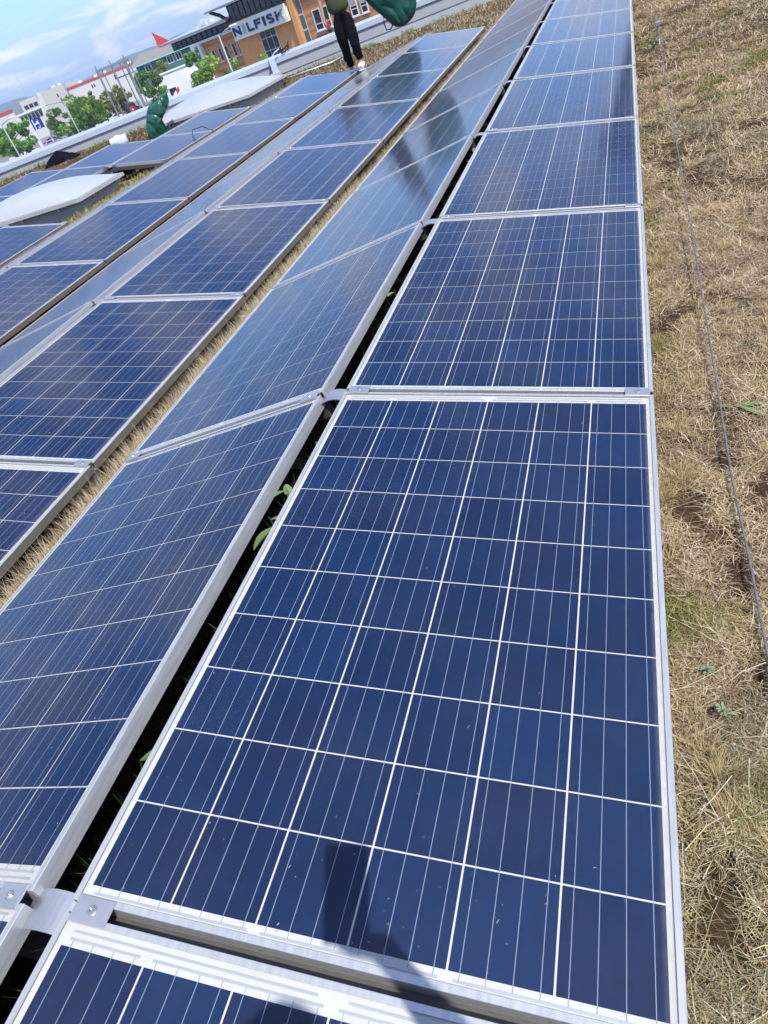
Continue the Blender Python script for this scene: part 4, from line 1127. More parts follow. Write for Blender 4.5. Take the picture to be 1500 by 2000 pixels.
MB().prism([(-0.4, Z(1.63)), (-0.45, Z(1.76)), (7.4, Z(2.15)), (7.4, Z(1.95))], (X(-7.0), 0, 0), (X(-0.3), 0, 0), (0, 1, 0), (0, 0, 1)).build('wing_roof', M['roof_metal'], ob)
# clerestory of the tower with mullions, and the big metal roof over it
MB().box(X(-0.25), X(4.85), 0.10, 6.9, Z(1.465), Z(2.36)).build('clerestory', M['dark_clad'], ob)
for k in range(11):
    x = -0.2 + k * 0.455
    f = MB().box(X(x), X(x + 0.05), 0.02, 0.10, Z(1.5), Z(2.34)).build('mullion', M['dark_clad'], ob)
    g = MB().box(X(x + 0.065), X(x + 0.44), 0.07, 0.098, Z(1.52), Z(2.32)).build('pane', M['dark_glass'], ob)
MB().box(X(-0.30), X(4.85), -0.50, 0.099, Z(1.39), Z(1.455)).build('eave_fascia', M['brown'], ob)
MB().prism([(-1.25, Z(2.37)), (-1.3, Z(2.46)), (2.0, Z(3.1)), (7.4, Z(3.3)), (7.4, Z(2.4))], (X(-1.25), 0, 0), (X(5.3), 0, 0), (0, 1, 0), (0, 0, 1)).build('roof', M['roof_metal'], ob)
for xx in (-0.7,):
    MB().tube([(X(-1.05), -0.9, Z(2.38)), (X(-0.75), -0.3, Z(2.05)), (X(-0.35), 0.1, Z(1.55))], [0.12, 0.14, 0.14], 8).build('roof_strut', M['dark_clad'], ob)
# tall window of the tower
wf = MB()
x0, x1, z0, z1 = 1.78, 3.10, -3.2, 0.42
w = empty
fr_ = MB()
for (a, b_, c, d) in ((x0 - .03, x0, z0, z1), (x1, x1 + .03, z0, z1), (x0, x1, z1, z1 + .03)):
    fr_.box(X(a), X(b_), -0.05, -0.002, Z(c), Z(d))
tw = fr_.build('window', M['white_trim'], ob)
MB().box(X(x0), X(x1), -0.03, -0.004, Z(z0), Z(z1)).build('pane', M['dark_glass'], tw)
for zz in (0.02, -0.67, -1.35, -2.05, -2.7):
    MB().box(X(x0), X(x1), -0.06, -0.031, Z(zz - 0.03), Z(zz + 0.03)).build('transom', M['pale_letter'], tw)
for xx in (2.22, 2.70):
    MB().box(X(xx - 0.02), X(xx + 0.02), -0.064, -0.0305, Z(z0), Z(z1)).build('mullion', M['pale_letter'], tw)
# glazed stair strip and right wing
MB().box(X(5.205), X(5.66), 0.05, 7.0, base, Z(2.4)).build('stair_wall', M['dark_clad'], ob)
for k in range(6):
    zb = Z(1.35) - 1.0 - k * 1.02
    f = MB().box(X(5.22), X(5.65), -0.02, 0.049, zb, zb + 1.0).build('window', M['white_trim'], ob)
    MB().box(X(5.26), X(5.61), -0.03, -0.0205, zb + 0.05, zb + 0.95).build('pane', mat('stair_glass', (0.12, 0.14, 0.12), 0.1, var=0.3), f)
MB().box(X(5.665), X(26), -0.02, 9.0, base, Z(3.2)).build('right_wing_wall', M['banded'], ob)
MB().box(X(5.5), X(26.5), -0.8, 9.3, Z(3.205), Z(3.4)).build('right_wing_roof', M['roof_metal'], ob)
def wing_window(xa, xb, za, zb, blind):
    y0 = -0.025
    f = MB()
    t_ = 0.07
    f.box(X(xa), X(xb), y0 - 0.06, y0, Z(za), Z(za) + t_); f.box(X(xa), X(xb), y0 - 0.06, y0, Z(zb) - t_, Z(zb))
    f.box(X(xa), X(xa) + t_, y0 - 0.06, y0, Z(za) + t_, Z(zb) - t_); f.box(X(xb) - t_, X(xb), y0 - 0.06, y0, Z(za) + t_, Z(zb) - t_)
    mid = (X(xa) + X(xb)) / 2
    if xb - xa > 0.8: f.box(mid - 0.05, mid + 0.05, y0 - 0.06, y0, Z(za) + t_, Z(zb) - t_)
    f.box(X(xa) + t_, X(xb) - t_, y0 - 0.06, y0 - 0.001, Z(za) + 0.42, Z(za) + 0.47)
    o_ = f.build('window', M['white_trim'], ob)
    MB().box(X(xa) + 0.01, X(xb) - 0.01, y0 - 0.02, y0 - 0.003, Z(za) + 0.01, Z(zb) - 0.01).build('pane', M['dark_glass'], o_)
    MB().box(X(xa) - 0.06, X(xb) + 0.06, y0 - 0.14, y0, Z(za) - 0.07, Z(za) - 0.002).build('sill', M['white_trim'], o_)
    if blind:
        zc = Z(zb) - t_
        while zc > Z(za) + 0.62:
            MB().box(X(xa) + t_, X(xb) - t_, y0 - 0.075, y0 - 0.061, zc - 0.035, zc).build('slat', M['white_trim'], o_); zc -= 0.068
for xa, xb, za, zb, bl in [(6.28, 7.50, -0.57, 0.54, False), (9.08, 9.60, -0.49, 0.75, True), (9.80, 10.30, -0.49, 0.75, True), (11.6, 12.8, -0.5, 0.6, False), (14.2, 14.8, -0.5, 0.7, False), (15.0, 15.6, -0.5, 0.7, True), (17, 18.2, -0.5, 0.6, False),
                           (6.28, 7.50, 1.5, 2.6, False), (9.08, 9.60, 1.5, 2.7, False), (9.80, 10.30, 1.5, 2.7, True), (11.6, 12.8, 1.5, 2.6, False), (6.28, 7.5, -2.7, -1.6, False), (9.1, 10.3, -2.7, -1.6, False)]:
    wing_window(xa, xb, za, zb, bl)
for xa in (-3.16, -2.52, -1.92, -1.22, -0.70):
    o_ = MB().box(X(xa), X(xa + 0.30), 0.40, 0.449, Z(-0.36), Z(0.40)).build('window', M['white_trim'], ob)
    MB().box(X(xa + 0.06), X(xa + 0.28), 0.385, 0.399, Z(-0.33), Z(0.38)).build('pane', M['dark_glass'], o_)
    MB().box(X(xa - 0.02), X(xa + 0.34), 0.28, 0.399, Z(-0.42), Z(-0.365)).build('sill', M['white_trim'], o_)
# rooftop units
for k, xx in enumerate((-4.6, -4.2, -3.7)):
    MB().box(X(xx), X(xx + 0.3), 2.0, 2.6, Z(1.9), Z(2.25 - 0.05 * k)).build('roof_unit', M['white_trim'], ob)

# the sign with raised letters
sg = empty('wall_sign', BO + Vector((0, 0, 0)), BR); tag(sg, 'long cream sign reading NILFISK on the orange tower', 'sign')
me = MB().box(X(0.0), X(4.73), -0.62, -0.005, Z(0.44), Z(1.385)).mesh('board', M['cream']); bevel_mesh(me, 0.02, 1); link('board', me, sg)
hL = (Z(1.16) - Z(0.66)); zb_ = Z(0.66); yl0, yl1 = -0.70, -0.622
def letter(ch, x0, wd, m):
    b = MB(); s = hL * 0.24
    def poly(pts, mm=None, bb=None):
        (bb or b).prism([(x0 + px * wd, zb_ + pz * hL) for px, pz in pts], (0, yl0, 0), (0, yl1, 0), (1, 0, 0), (0, 0, 1))
    k = s / wd; v = s / hL
    if ch == 'N':
        poly([(0, 0), (k, 0), (k, 1), (0, 1)]); poly([(1 - k, 0), (1, 0), (1, 1), (1 - k, 1)]); poly([(k + .002, 1), (k + .002, 0.62), (1 - k - .002, 0), (1 - k - .002, 0.38)])
    elif ch == 'I': poly([(0, 0), (1, 0), (1, 1), (0, 1)])
    elif ch == 'L': poly([(0, 0), (k, 0), (k, 1), (0, 1)]); poly([(k + .002, 0), (1, 0), (1, v), (k + .002, v)])
    elif ch == 'F': poly([(0, 0), (k, 0), (k, 1), (0, 1)]); poly([(k + .002, 1 - v), (1, 1 - v), (1, 1), (k + .002, 1)]); poly([(k + .002, 0.40), (0.86, 0.40), (0.86, 0.40 + v), (k + .002, 0.40 + v)])
    elif ch == 'S':
        pts = []
        for a in np.linspace(30, 262, 15): pts.append((0.5 + 0.38 * math.cos(math.radians(a)), 0.72 + 0.17 * math.sin(math.radians(a))))
        for a in np.linspace(82, -150, 15): pts.append((0.5 + 0.38 * math.cos(math.radians(a)), 0.29 + 0.17 * math.sin(math.radians(a))))
        P2 = [Vector((x0 + a * wd, zb_ + c * hL)) for a, c in pts]; n = len(P2); Lf = []; Rt = []
        for i in range(n):
            t = (P2[min(i + 1, n - 1)] - P2[max(0, i - 1)]).normalized(); nn = Vector((-t.y, t.x)) * s * 0.5
            Lf.append(P2[i] + nn); Rt.append(P2[i] - nn)
        V = [(p_.x, yl0, p_.y) for p_ in Lf] + [(p_.x, yl0, p_.y) for p_ in Rt] + [(p_.x, yl1, p_.y) for p_ in Lf] + [(p_.x, yl1, p_.y) for p_ in Rt]
        Fs = []
        for i in range(n - 1):
            Fs += [(i, i + 1, n + i + 1, n + i), (2 * n + i, 2 * n + i + 1, 3 * n + i + 1, 3 * n + i), (i, i + 1, 2 * n + i + 1, 2 * n + i), (n + i, n + i + 1, 3 * n + i + 1, 3 * n + i)]
        Fs += [(0, n, 3 * n, 2 * n), (n - 1, 2 * n - 1, 4 * n - 1, 3 * n - 1)]
        b.add(V, Fs)
    elif ch == 'K':
        poly([(0, 0), (k, 0), (k, 1), (0, 1)]); poly([(k + .002, 0.30), (k + .002, 0.58), (0.52, 0.80), (0.68, 0.72), (0.48, 0.50)])
        o = b.build('letter', m, sg); o['label'] = 'blue letter K with a grey right half'
        b2 = MB(); poly([(0.522, 0.803), (0.72, 1.0), (1.0, 1.0), (0.684, 0.722)], bb=b2); poly([(0.46, 0.48), (0.655, 0.69), (1.02, 0.0), (0.72, 0.0)], bb=b2)
        b2.build('letter_arm', M['pale_letter'], o); return
    o = b.build('letter', m, sg)
    if m == M['pale_letter']: o['label'] = 'faded grey letter I'
for ch, xa, wd, m_ in [('N', 0.14, 0.66, 'navy'), ('I', 1.02, 0.17, 'pale_letter'), ('L', 1.42, 0.52, 'navy'), ('F', 2.08, 0.54, 'navy'), ('I', 2.80, 0.19, 'navy'), ('S', 3.14, 0.60, 'navy'), ('K', 3.90, 0.66, 'navy')]:
    letter(ch, X(xa), X(wd), M[m_])

# ------------------------------------------------------------------ other buildings
def boxes(name, org, label, cat, parts):
    e = empty(name, org, ROTZ); tag(e, label, cat)
    made = {}
    for pn, m, bx, par in parts:
        made.setdefault(pn, []).append(MB().box(*bx).build(pn, m, e if par is None else made[par][-1]))
    return e
M['white_wall'] = mat('white_wall', (0.74, 0.75, 0.76), 0.8, var=0.05, scale=0.6)
M['beige'] = mat('beige_panels', (0.50, 0.475, 0.43), 0.8, var=0.08, scale=0.15)
M['beige2'] = mat('light_beige', (0.60, 0.58, 0.53), 0.8, var=0.08, scale=0.2)
M['red'] = mat('red_paint', (0.55, 0.045, 0.03), 0.45, var=0.1)
M['teal'] = mat('teal_cladding', (0.05, 0.13, 0.14), 0.6, var=0.2, scale=0.5)
M['teal_trim'] = mat('teal_trim', (0.25, 0.52, 0.48), 0.5, var=0.1)
M['shingle'] = mat('grey_roofing', (0.22, 0.21, 0.19), 0.9, var=0.2, scale=0.6)
# white house (scale 1.3 from the 110 m sketch)
s = 1.3; T_ = lambda v: v * s; Zs = lambda v, s_=1.3: CAM.z + (v - CAM.z) * s_
D0 = 110 * s
e = empty('white_house', ft(0, D0, 0), ROTZ); tag(e, 'white flat-roofed house with one small dark window', 'house')
MB().box(T_(-6.9), T_(-0.7), 0, 8, CITY, Zs(-0.72)).build('wall', M['white_wall'], e)
MB().box(T_(-7.0), T_(-0.6), -0.15, 8.1, Zs(-0.72) + .002, Zs(-0.64)).build('roof_edge', M['white_trim'], e)
MB().box(T_(-9.6), T_(-6.905), 0.3, 7, CITY, Zs(-3.6)).build('garage_wall', M['render_grey'], e)
MB().box(T_(-9.7), T_(-6.905), -0.4, 7.2, Zs(-2.75), Zs(-1.78)).build('canopy', M['white_wall'], e)
MB().box(T_(-9.7), T_(-9.35), -0.4, 0.1, CITY, Zs(-2.76)).build('canopy_post', M['white_trim'], e)
o_ = MB().box(T_(-5.9), T_(-4.6), -0.06, -0.002, Zs(-3.65), Zs(-2.25)).build('window', M['white_trim'], e)
MB().box(T_(-5.72), T_(-4.78), -0.075, -0.061, Zs(-3.5), Zs(-2.42)).build('pane', M['dark_glass'], o_)
MB().box(T_(-2.6), T_(-0.75), -1.2, -0.002, CITY, Zs(-2.1)).build('porch', M['white_wall'], e)
# teal house with hipped roof
s2 = 1.3; D1 = 150 * s2
e = empty('teal_house', ft(0, D1, 0), ROTZ); tag(e, 'dark teal house with hipped grey roof behind the trees', 'house')
MB().box(-11.6 * s2, -1.6 * s2, 0.8, 9, CITY, Zs(0.98)).build('wall', M['teal'], e)
b = MB(); zl, zh = Zs(1.10), Zs(2.55)
b.add([(-12.7 * s2, 0, zl), (-0.8 * s2, 0, zl), (-0.8 * s2, 10, zl), (-12.7 * s2, 10, zl), (-10.2 * s2, 4.5, zh), (-2.6 * s2, 4.5, zh - 0.5)], [(0, 1, 5, 4), (1, 2, 5), (2, 3, 4, 5), (3, 0, 4), (0, 3, 2, 1)])
b.build('roof', M['shingle'], e)
MB().box(-12.75 * s2, -0.75 * s2, -0.12, -0.003, zl - 0.25, zl + 0.03).build('eave_trim', M['teal_trim'], e)
for xx in (-9.6, -5.5, -3.9):
    o_ = MB().box((xx - 0.6) * s2, (xx + 0.6) * s2, 0.74, 0.798, Zs(-0.35), Zs(0.80)).build('window', M['white_trim'], e)
    MB().box((xx - 0.45) * s2, (xx - 0.05) * s2, 0.72, 0.739, Zs(-0.25), Zs(0.7)).build('pane', M['dark_glass'], o_)
    MB().box((xx + 0.05) * s2, (xx + 0.45) * s2, 0.72, 0.739, Zs(-0.25), Zs(0.7)).build('pane', M['dark_glass'], o_)
# red sail-shaped roof sculpture
e = empty('red_sail', ft(0, 200, 0), ROTZ); tag(e, 'bright red triangular sail sculpture rising behind the teal house', 'sculpture')
b = MB(); b.prism([(-8.9, 5.8), (-5.6, 3.05), (-8.55, 1.8)], (0, 0, 0), (0, 0.5, 0), (1, 0, 0), (0, 0, 1)); b.build('sail', M['red'], e)
MB().tube([(-8.5, 0.25, CITY), (-8.7, 0.25, 3.8)], 0.16, 8).build('mast', M['roof_metal'], e)
# department store
e = empty('store_building', ft(0, 260, 0), ROTZ); tag(e, 'large beige store with red roof stripe far across the street', 'building')
MB().box(-41.4, -16, 0, 40, CITY, 1.75).build('hall_wall', M['beige2'], e)
MB().box(-41.4, -15.8, -0.2, -0.002, 1.76, 2.25).build('red_stripe', M['red'], e)
MB().box(-41.3, -16, 0.1, 40, 1.76, 2.2).build('roof', M['white_trim'], e)
MB().box(-80, -59.2, 1, 40, CITY, 1.8).build('hall_wall', M['beige2'], e); MB().box(-80, -59.2, 0.8, 0.998, 1.8, 2.5).build('red_stripe', M['red'], e)
MB().box(-48.6, -41.5, -3, 30, CITY, 3.6).build('tower_wall', M['beige'], e)
b = MB(); b.add([(-51.2, -3.2, -4), (-48.6, -3.2, -4), (-48.6, -3.2, 3.9), (-49.6, -3.2, 3.8), (-51.2, 10, -4), (-48.6, 10, -4), (-48.6, 10, 3.9), (-49.6, 10, 3.8)], [(0, 1, 2, 3), (4, 7, 6, 5), (0, 3, 7, 4), (3, 2, 6, 7), (1, 5, 6, 2), (0, 4, 5, 1)])
b.build('sloped_wall', M['beige2'], e)
MB().box(-56.5, -51.0, 2, 25, CITY, 3.4).build('entrance_block', M['beige'], e)
MB().box(-59.0, -49.5, -1.0, 1.9, CITY, 0.6).build('entrance_block', M['beige2'], e)
MB().box(-58, -49.6, -1.3, -1.002, 0.15, 0.62).build('canopy', M['white_trim'], e)
for k in range(7):
    o_ = MB().box(-57.8 + k * 1.15, -56.8 + k * 1.15, -1.06, -1.003, -1.8, -0.2).build('window', M['dark_clad'], e)
    MB().box(-57.7 + k * 1.15, -56.9 + k * 1.15, -1.08, -1.061, -1.7, -0.3).build('pane', M['dark_glass'], o_)
for k in range(3):
    o_ = MB().box(-55.8 + k * 1.5, -54.6 + k * 1.5, 1.9, 1.998, 1.0, 2.0).build('window', M['dark_clad'], e)
    MB().box(-55.7 + k * 1.5, -54.7 + k * 1.5, 1.88, 1.899, 1.1, 1.9).build('pane', M['dark_glass'], o_)
for xx, zz in ((-44.4, 1.9), (-44.0, 0.6), (-34.4, 0.9), (-33.7, 0.9), (-27, 1.0)):
    MB().box(xx, xx + 0.35, -3.06 if xx < -41.5 else -0.06, -3.001 if xx < -41.5 else -0.001, zz - 0.9, zz).build('window', M['dark_glass'], e)
for xx, zz in ((-46, 3.6), (-44, 3.6), (-38, 2.25), (-33, 2.25), (-30, 2.25), (-22, 2.25)):
    MB().box(xx, xx + 0.9, 4, 5, zz, zz + 0.55).build('roof_unit', M['white_trim'], e)
o = MB().tube([ft(-53.5, 262, 3.0), ft(-53.4, 262, 9.96)], [0.10, 0.05], 6).build('antenna_mast', M['roof_metal']); tag(o, 'tall thin antenna mast above the store roof', 'mast')
# blue sign on a pylon
e = empty('pylon_sign', ft(-31.4, 150, CITY), ROTZ); tag(e, 'square blue sign with white bars on a white pylon', 'sign')
z_ = lambda v: v - CITY
MB().box(-1.35, -0.85, -0.12, 0.12, 0, z_(-0.45)).build('pylon', M['white_trim'], e)
MB().box(-0.84, 1.0, -0.15, 0.15, z_(-2.1), z_(-0.5)).build('board', mat('blue_sign', (0.015, 0.025, 0.28), 0.4, var=0.1), e)
for bx_ in ((-0.55, -0.38, -2.1, -0.5), (-0.379, 0.35, -1.4, -1.2), (0.0, 0.35, -1.195, -0.95), (0.0, 0.3, -2.0, -1.8), (0.36, 0.44, -1.9, -0.7)):
    MB().box(bx_[0], bx_[1], -0.18, -0.151, z_(bx_[2]), z_(bx_[3])).build('white_bar', M['white_trim'], e)
MB().box(1.05, 1.3, -0.12, 0.12, 0, z_(-0.6)).build('pylon', M['white_trim'], e)
# gantry with hose posts and a giant tyre in front
M['gantry'] = mat('gantry_steel', (0.26, 0.27, 0.28), 0.5, 0.4, var=0.15)
e = empty('steel_gantry', ft(0, 120, 0), ROTZ); tag(e, 'tall grey steel gantry of many thin posts beyond the parapet', 'gantry')
zt = 2.1; k2 = 2.0
for xx, yy in ((-7.15, 0), (-6.1, 0), (-5.1, 0), (-6.95, 2.5), (-6.25, 2.5), (-5.62, 2.5), (-5.32, 2.5), (-4.98, 2.5)):
    MB().tube([(xx * k2, yy, CITY), (xx * k2, yy, zt)], 0.13 if yy == 0 else 0.08, 8).build('post', M['gantry'], e)
for yy in (0, 2.5):
    MB().box(-7.25 * k2, -4.95 * k2, yy - 0.15, yy + 0.15, zt, zt + 0.25).build('beam', M['gantry'], e)
for xx in (-7.15, -6.1, -5.1):
    MB().box(xx * k2 - 0.12, xx * k2 + 0.12, 0.16, 2.34, zt + 0.02, zt + 0.22).build('cross_beam', M['gantry'], e)
    MB().tube([(xx * k2, 0.0, zt + 0.25), (xx * k2, 0.0, zt + 0.75)], 0.08, 6).build('insulator', M['gantry'], e)
MB().box(-6.3 * k2, -4.6 * k2, 1.0, 1.2, 0.55, 0.70).build('beam', M['gantry'], e)
e = empty('giant_tyre', ft(-5.62 * 2.1, 55 * 2.1, CITY), ROTZ + 0.75); tag(e, 'giant black tyre with red rim standing before the gantry', 'tyre')
zc = CAM.z + (-0.89 - CAM.z) * 2.1 - CITY
def torus(R, r, w, z0, m, name, sy=1.0):
    V = []; Fs = []; n1_, n2_ = 28, 10
    for i in range(n1_):
        a = 2 * math.pi * i / n1_
        for j in range(n2_):
            c = 2 * math.pi * j / n2_
            rr = R + r * math.cos(c); V.append((rr * math.cos(a), w * math.sin(c), z0 + rr * math.sin(a)))
    for i in range(n1_):
        for j in range(n2_):
            Fs.append((i * n2_ + j, ((i + 1) % n1_) * n2_ + j, ((i + 1) % n1_) * n2_ + (j + 1) % n2_, i * n2_ + (j + 1) % n2_))
    return MB().add(V, Fs).build(name, m, e, smooth=True)
torus(0.68, 0.20, 0.42, zc, mat('tyre_rubber', (0.015, 0.015, 0.016), 0.7, var=0.2), 'tread')
torus(0.48, 0.06, 0.36, zc, M['red'], 'rim')
for k in range(5):
    a = k * 2 * math.pi / 5; MB().tube([(0.08 * math.cos(a), -0.3, zc + 0.08 * math.sin(a)), (0.47 * math.cos(a), -0.3, zc + 0.47 * math.sin(a))], 0.06, 6).build('spoke', M['red'], e)
MB().tube([(0, -0.36, zc), (0, 0.3, zc)], 0.12, 10).build('hub', M['white_trim'], e)
MB().tube([(0, 0.2, 0), (0, 0.2, zc - 0.4)], 0.15, 8).build('stand', M['roof_metal'], e)
# red and white barrier board by the white house
e = empty('barrier_board', ft(-5.2, 100, 0), ROTZ); tag(e, 'red and white barrier board in front of the white house', 'barrier')
for k in range(5):
    b = MB(); b.prism([(-0.95 + k * 0.42, -4.0 + k * 0.28), (-0.53 + k * 0.42, -3.72 + k * 0.28), (-0.53 + k * 0.42, -3.25 + k * 0.28), (-0.95 + k * 0.42, -3.53 + k * 0.28)], (0, 0, 0), (0, 0.1, 0), (1, 0, 0), (0, 0, 1)); b.build('stripe', M['red'] if k % 2 == 0 else M['white_trim'], e)
MB().tube([(0, 0.05, CITY), (0, 0.05, -3.4)], 0.08, 8).build('post', M['roof_metal'], e)

M['post_grey'] = mat('post_grey', (0.30, 0.31, 0.32), 0.5, 0.3, var=0.1)
# lamp posts
def lamp(t, d, ztop, arm, label, zarm=0.15):
    e = empty('street_lamp', ft(t, d, CITY), ROTZ); tag(e, label, 'street lamp', 'street lamps beyond the parapet')
    h = ztop - CITY
    MB().tube([(0, 0, 0), (0, 0, h * 0.6), (0, 0, h)], [0.075, 0.065, 0.045], 8).build('pole', M['post_grey'], e, smooth=True)
    MB().tube([(0, 0, h - 0.05), (arm * 0.6, 0, h + zarm * 0.6), (arm, 0, h + zarm)], 0.028, 8).build('arm', M['post_grey'], e, smooth=True)
    a0, a1 = sorted((arm - 0.1 * (1 if arm > 0 else -1), arm + 0.35 * (1 if arm > 0 else -1)))
    me = MB().box(a0, a1, -0.10, 0.10, h + zarm - 0.03, h + zarm + 0.05).mesh('lamp_head', M['white_trim']); bevel_mesh(me, 0.03, 2); link('lamp_head', me, e)
lamp(-11.9, 70, 0.82, -1.5, 'street lamp in front of the broad green tree')
lamp(-14.76, 60, 0.92, 0.75, 'street lamp at the left edge of the photo')
lamp(1.16, 45, 1.12, 0.75, 'street lamp in front of the orange building', 0.15)

# ------------------------------------------------------------------ trees and cars
M['bark'] = mat('bark', (0.10, 0.075, 0.05), 0.9, var=0.3, scale=6, bump=0.5, bscale=20)
TSEED = [40]
def tree(t, d, ztop, rw, label, pal, n=2600, leaf=0.30, crown_h=None, shape=1.0, name='tree', zbase=CITY):
    e = empty(name, ft(t, d, zbase), random.uniform(0, 6.28)); tag(e, label, 'tree', 'trees beyond the parapet')
    H = ztop - zbase; ch = crown_h or H * 0.72; zc_ = H - ch / 2
    TSEED[0] += 1; rng = np.random.default_rng(TSEED[0])
    b = MB(); b.tube([(0, 0, 0), (0.05, 0.02, H * 0.3), (0.02, 0.05, H * 0.75)], [rw * 0.075, rw * 0.055, rw * 0.02], 8)
    tips = []
    for k in range(9):
        a = k * 2.4; z0 = H * (0.28 + 0.05 * k); L = rw * random.uniform(0.5, 0.85)
        tip = Vector((L * math.cos(a), L * math.sin(a), z0 + H * 0.12)); tips.append(tip)
        b.tube([(0.03, 0.03, z0), tuple(tip * 0.5 + Vector((0.015, .015, z0 * 0.5 + 0.02))), tuple(tip)], [rw * 0.03, rw * 0.02, rw * 0.008], 6)
    b.build('trunk', M['bark'], e, smooth=True)
    # clumps spread over the crown, leaves spread over the clumps
    nc = 34; cl = []; ex = rng.uniform(0.75, 1.2, 3); sh_ = rng.uniform(-0.25, 0.25, 2)
    while len(cl) < nc:
        v = rng.normal(size=3); v /= np.linalg.norm(v); r = rng.uniform(0.45, 1.0) ** 0.6
        q = v * r * np.array([rw * ex[0], rw * ex[1], ch / 2]); q[:2] += sh_ * q[2] + rng.normal(0, 0.10 * rw, 2); q[2] += zc_
        wz = (q[2] - (H - ch)) / ch
        if rng.uniform() < 0.35 + 0.65 * math.sin(math.pi * min(max(wz, 0.05), 0.95)) ** shape: cl.append((q, rng.uniform(0.14, 0.36) * rw, rng.uniform(0.6, 1.3)))
    ci = rng.integers(0, nc, n)
    cen = np.array([cl[i][0] for i in ci]); rad = np.array([cl[i][1] for i in ci]); tone = np.array([cl[i][2] for i in ci])
    off = rng.normal(size=(n, 3)); off /= np.linalg.norm(off, axis=1)[:, None]; pos = cen + off * (rad * rng.uniform(0.4, 1.0, n) ** 0.5)[:, None] * np.array([1, 1, 0.8])
    a = rng.normal(size=(n, 3)); a /= np.linalg.norm(a, axis=1)[:, None]
    c = np.cross(a, rng.normal(size=(n, 3))); c /= np.linalg.norm(c, axis=1)[:, None]
    sz = leaf * rng.uniform(0.5, 1.2, n)[:, None]
    V = np.stack([pos - a * sz, pos - c * sz * 0.45, pos + a * sz, pos + c * sz * 0.45], 1).reshape(-1, 3)
    q = np.arange(4 * n).reshape(n, 4)
    pal = np.array(pal); col = np.ones((n, 4, 4)); col[:, :, :3] = (pal[rng.integers(0, len(pal), n)] * (tone * rng.uniform(0.75, 1.25, n))[:, None])[:, None, :]
    link('crown', fast_mesh('crown', V, q, None, col.reshape(-1, 4), [M['leaf']]), e)
G1 = [(0.195, 0.351, 0.052), (0.26, 0.429, 0.065), (0.156, 0.273, 0.046), (0.325, 0.494, 0.091)]
G2 = [(0.273, 0.286, 0.052), (0.338, 0.338, 0.078), (0.195, 0.221, 0.052)]
G3 = [(0.175, 0.35, 0.061), (0.263, 0.49, 0.079), (0.14, 0.263, 0.053)]
G4 = [(0.31, 0.46, 0.092), (0.241, 0.38, 0.069), (0.391, 0.529, 0.149)]
def tr(t, d, zt, rw, s_, *a, **k):
    tree(t * s_, d * s_, CAM.z + (zt - CAM.z) * s_, rw * s_, *a, **k)
tr(-14.5, 85, 0.90, 2.0, 1.75, 'broad bright green tree behind the left street lamp', G1, n=5200, leaf=0.30)
tr(-12.7, 85, 0.55, 1.5, 1.8, 'bright green tree joined to the right of the broad one', G1, n=3600, leaf=0.30)
tr(-13.2, 100, 0.55, 1.5, 1.6, 'olive tree left of the steel gantry', G2, n=3400, leaf=0.3)
tr(-11.1, 105, 0.25, 1.4, 1.5, 'olive tree seen through the steel gantry', G2, n=3000, leaf=0.3)
tr(-16.9, 70, 0.85, 1.45, 2.0, 'dark green tree at the left edge of the photo', G3, n=4200, leaf=0.32)
tr(-8.0, 115, 0.75, 1.9, 1.18, 'dense green tree beside the white house', G3, n=4200, leaf=0.26)
tr(-6.3, 115, 0.95, 1.2, 1.5, 'small olive green tree in front of the teal house', G2, n=2600, leaf=0.25)
tr(-1.2, 130, 1.35, 1.7, 1.05, 'round green tree between the teal house and orange building', G3, n=3800, leaf=0.24)
tr(0.45, 40, 0.30, 1.55, 1.45, 'light green feathery tree in front of the orange wing', G4, n=9000, leaf=0.15)
tr(1.45, 40, 0.05, 0.75, 1.5, 'small light green tree beside the feathery one', G4, n=2000, leaf=0.15)
tr(2.65, 42, 0.05, 0.60, 1.45, 'thin bamboo-like tree before the orange tower wall', G4, n=1500, leaf=0.16, crown_h=4)

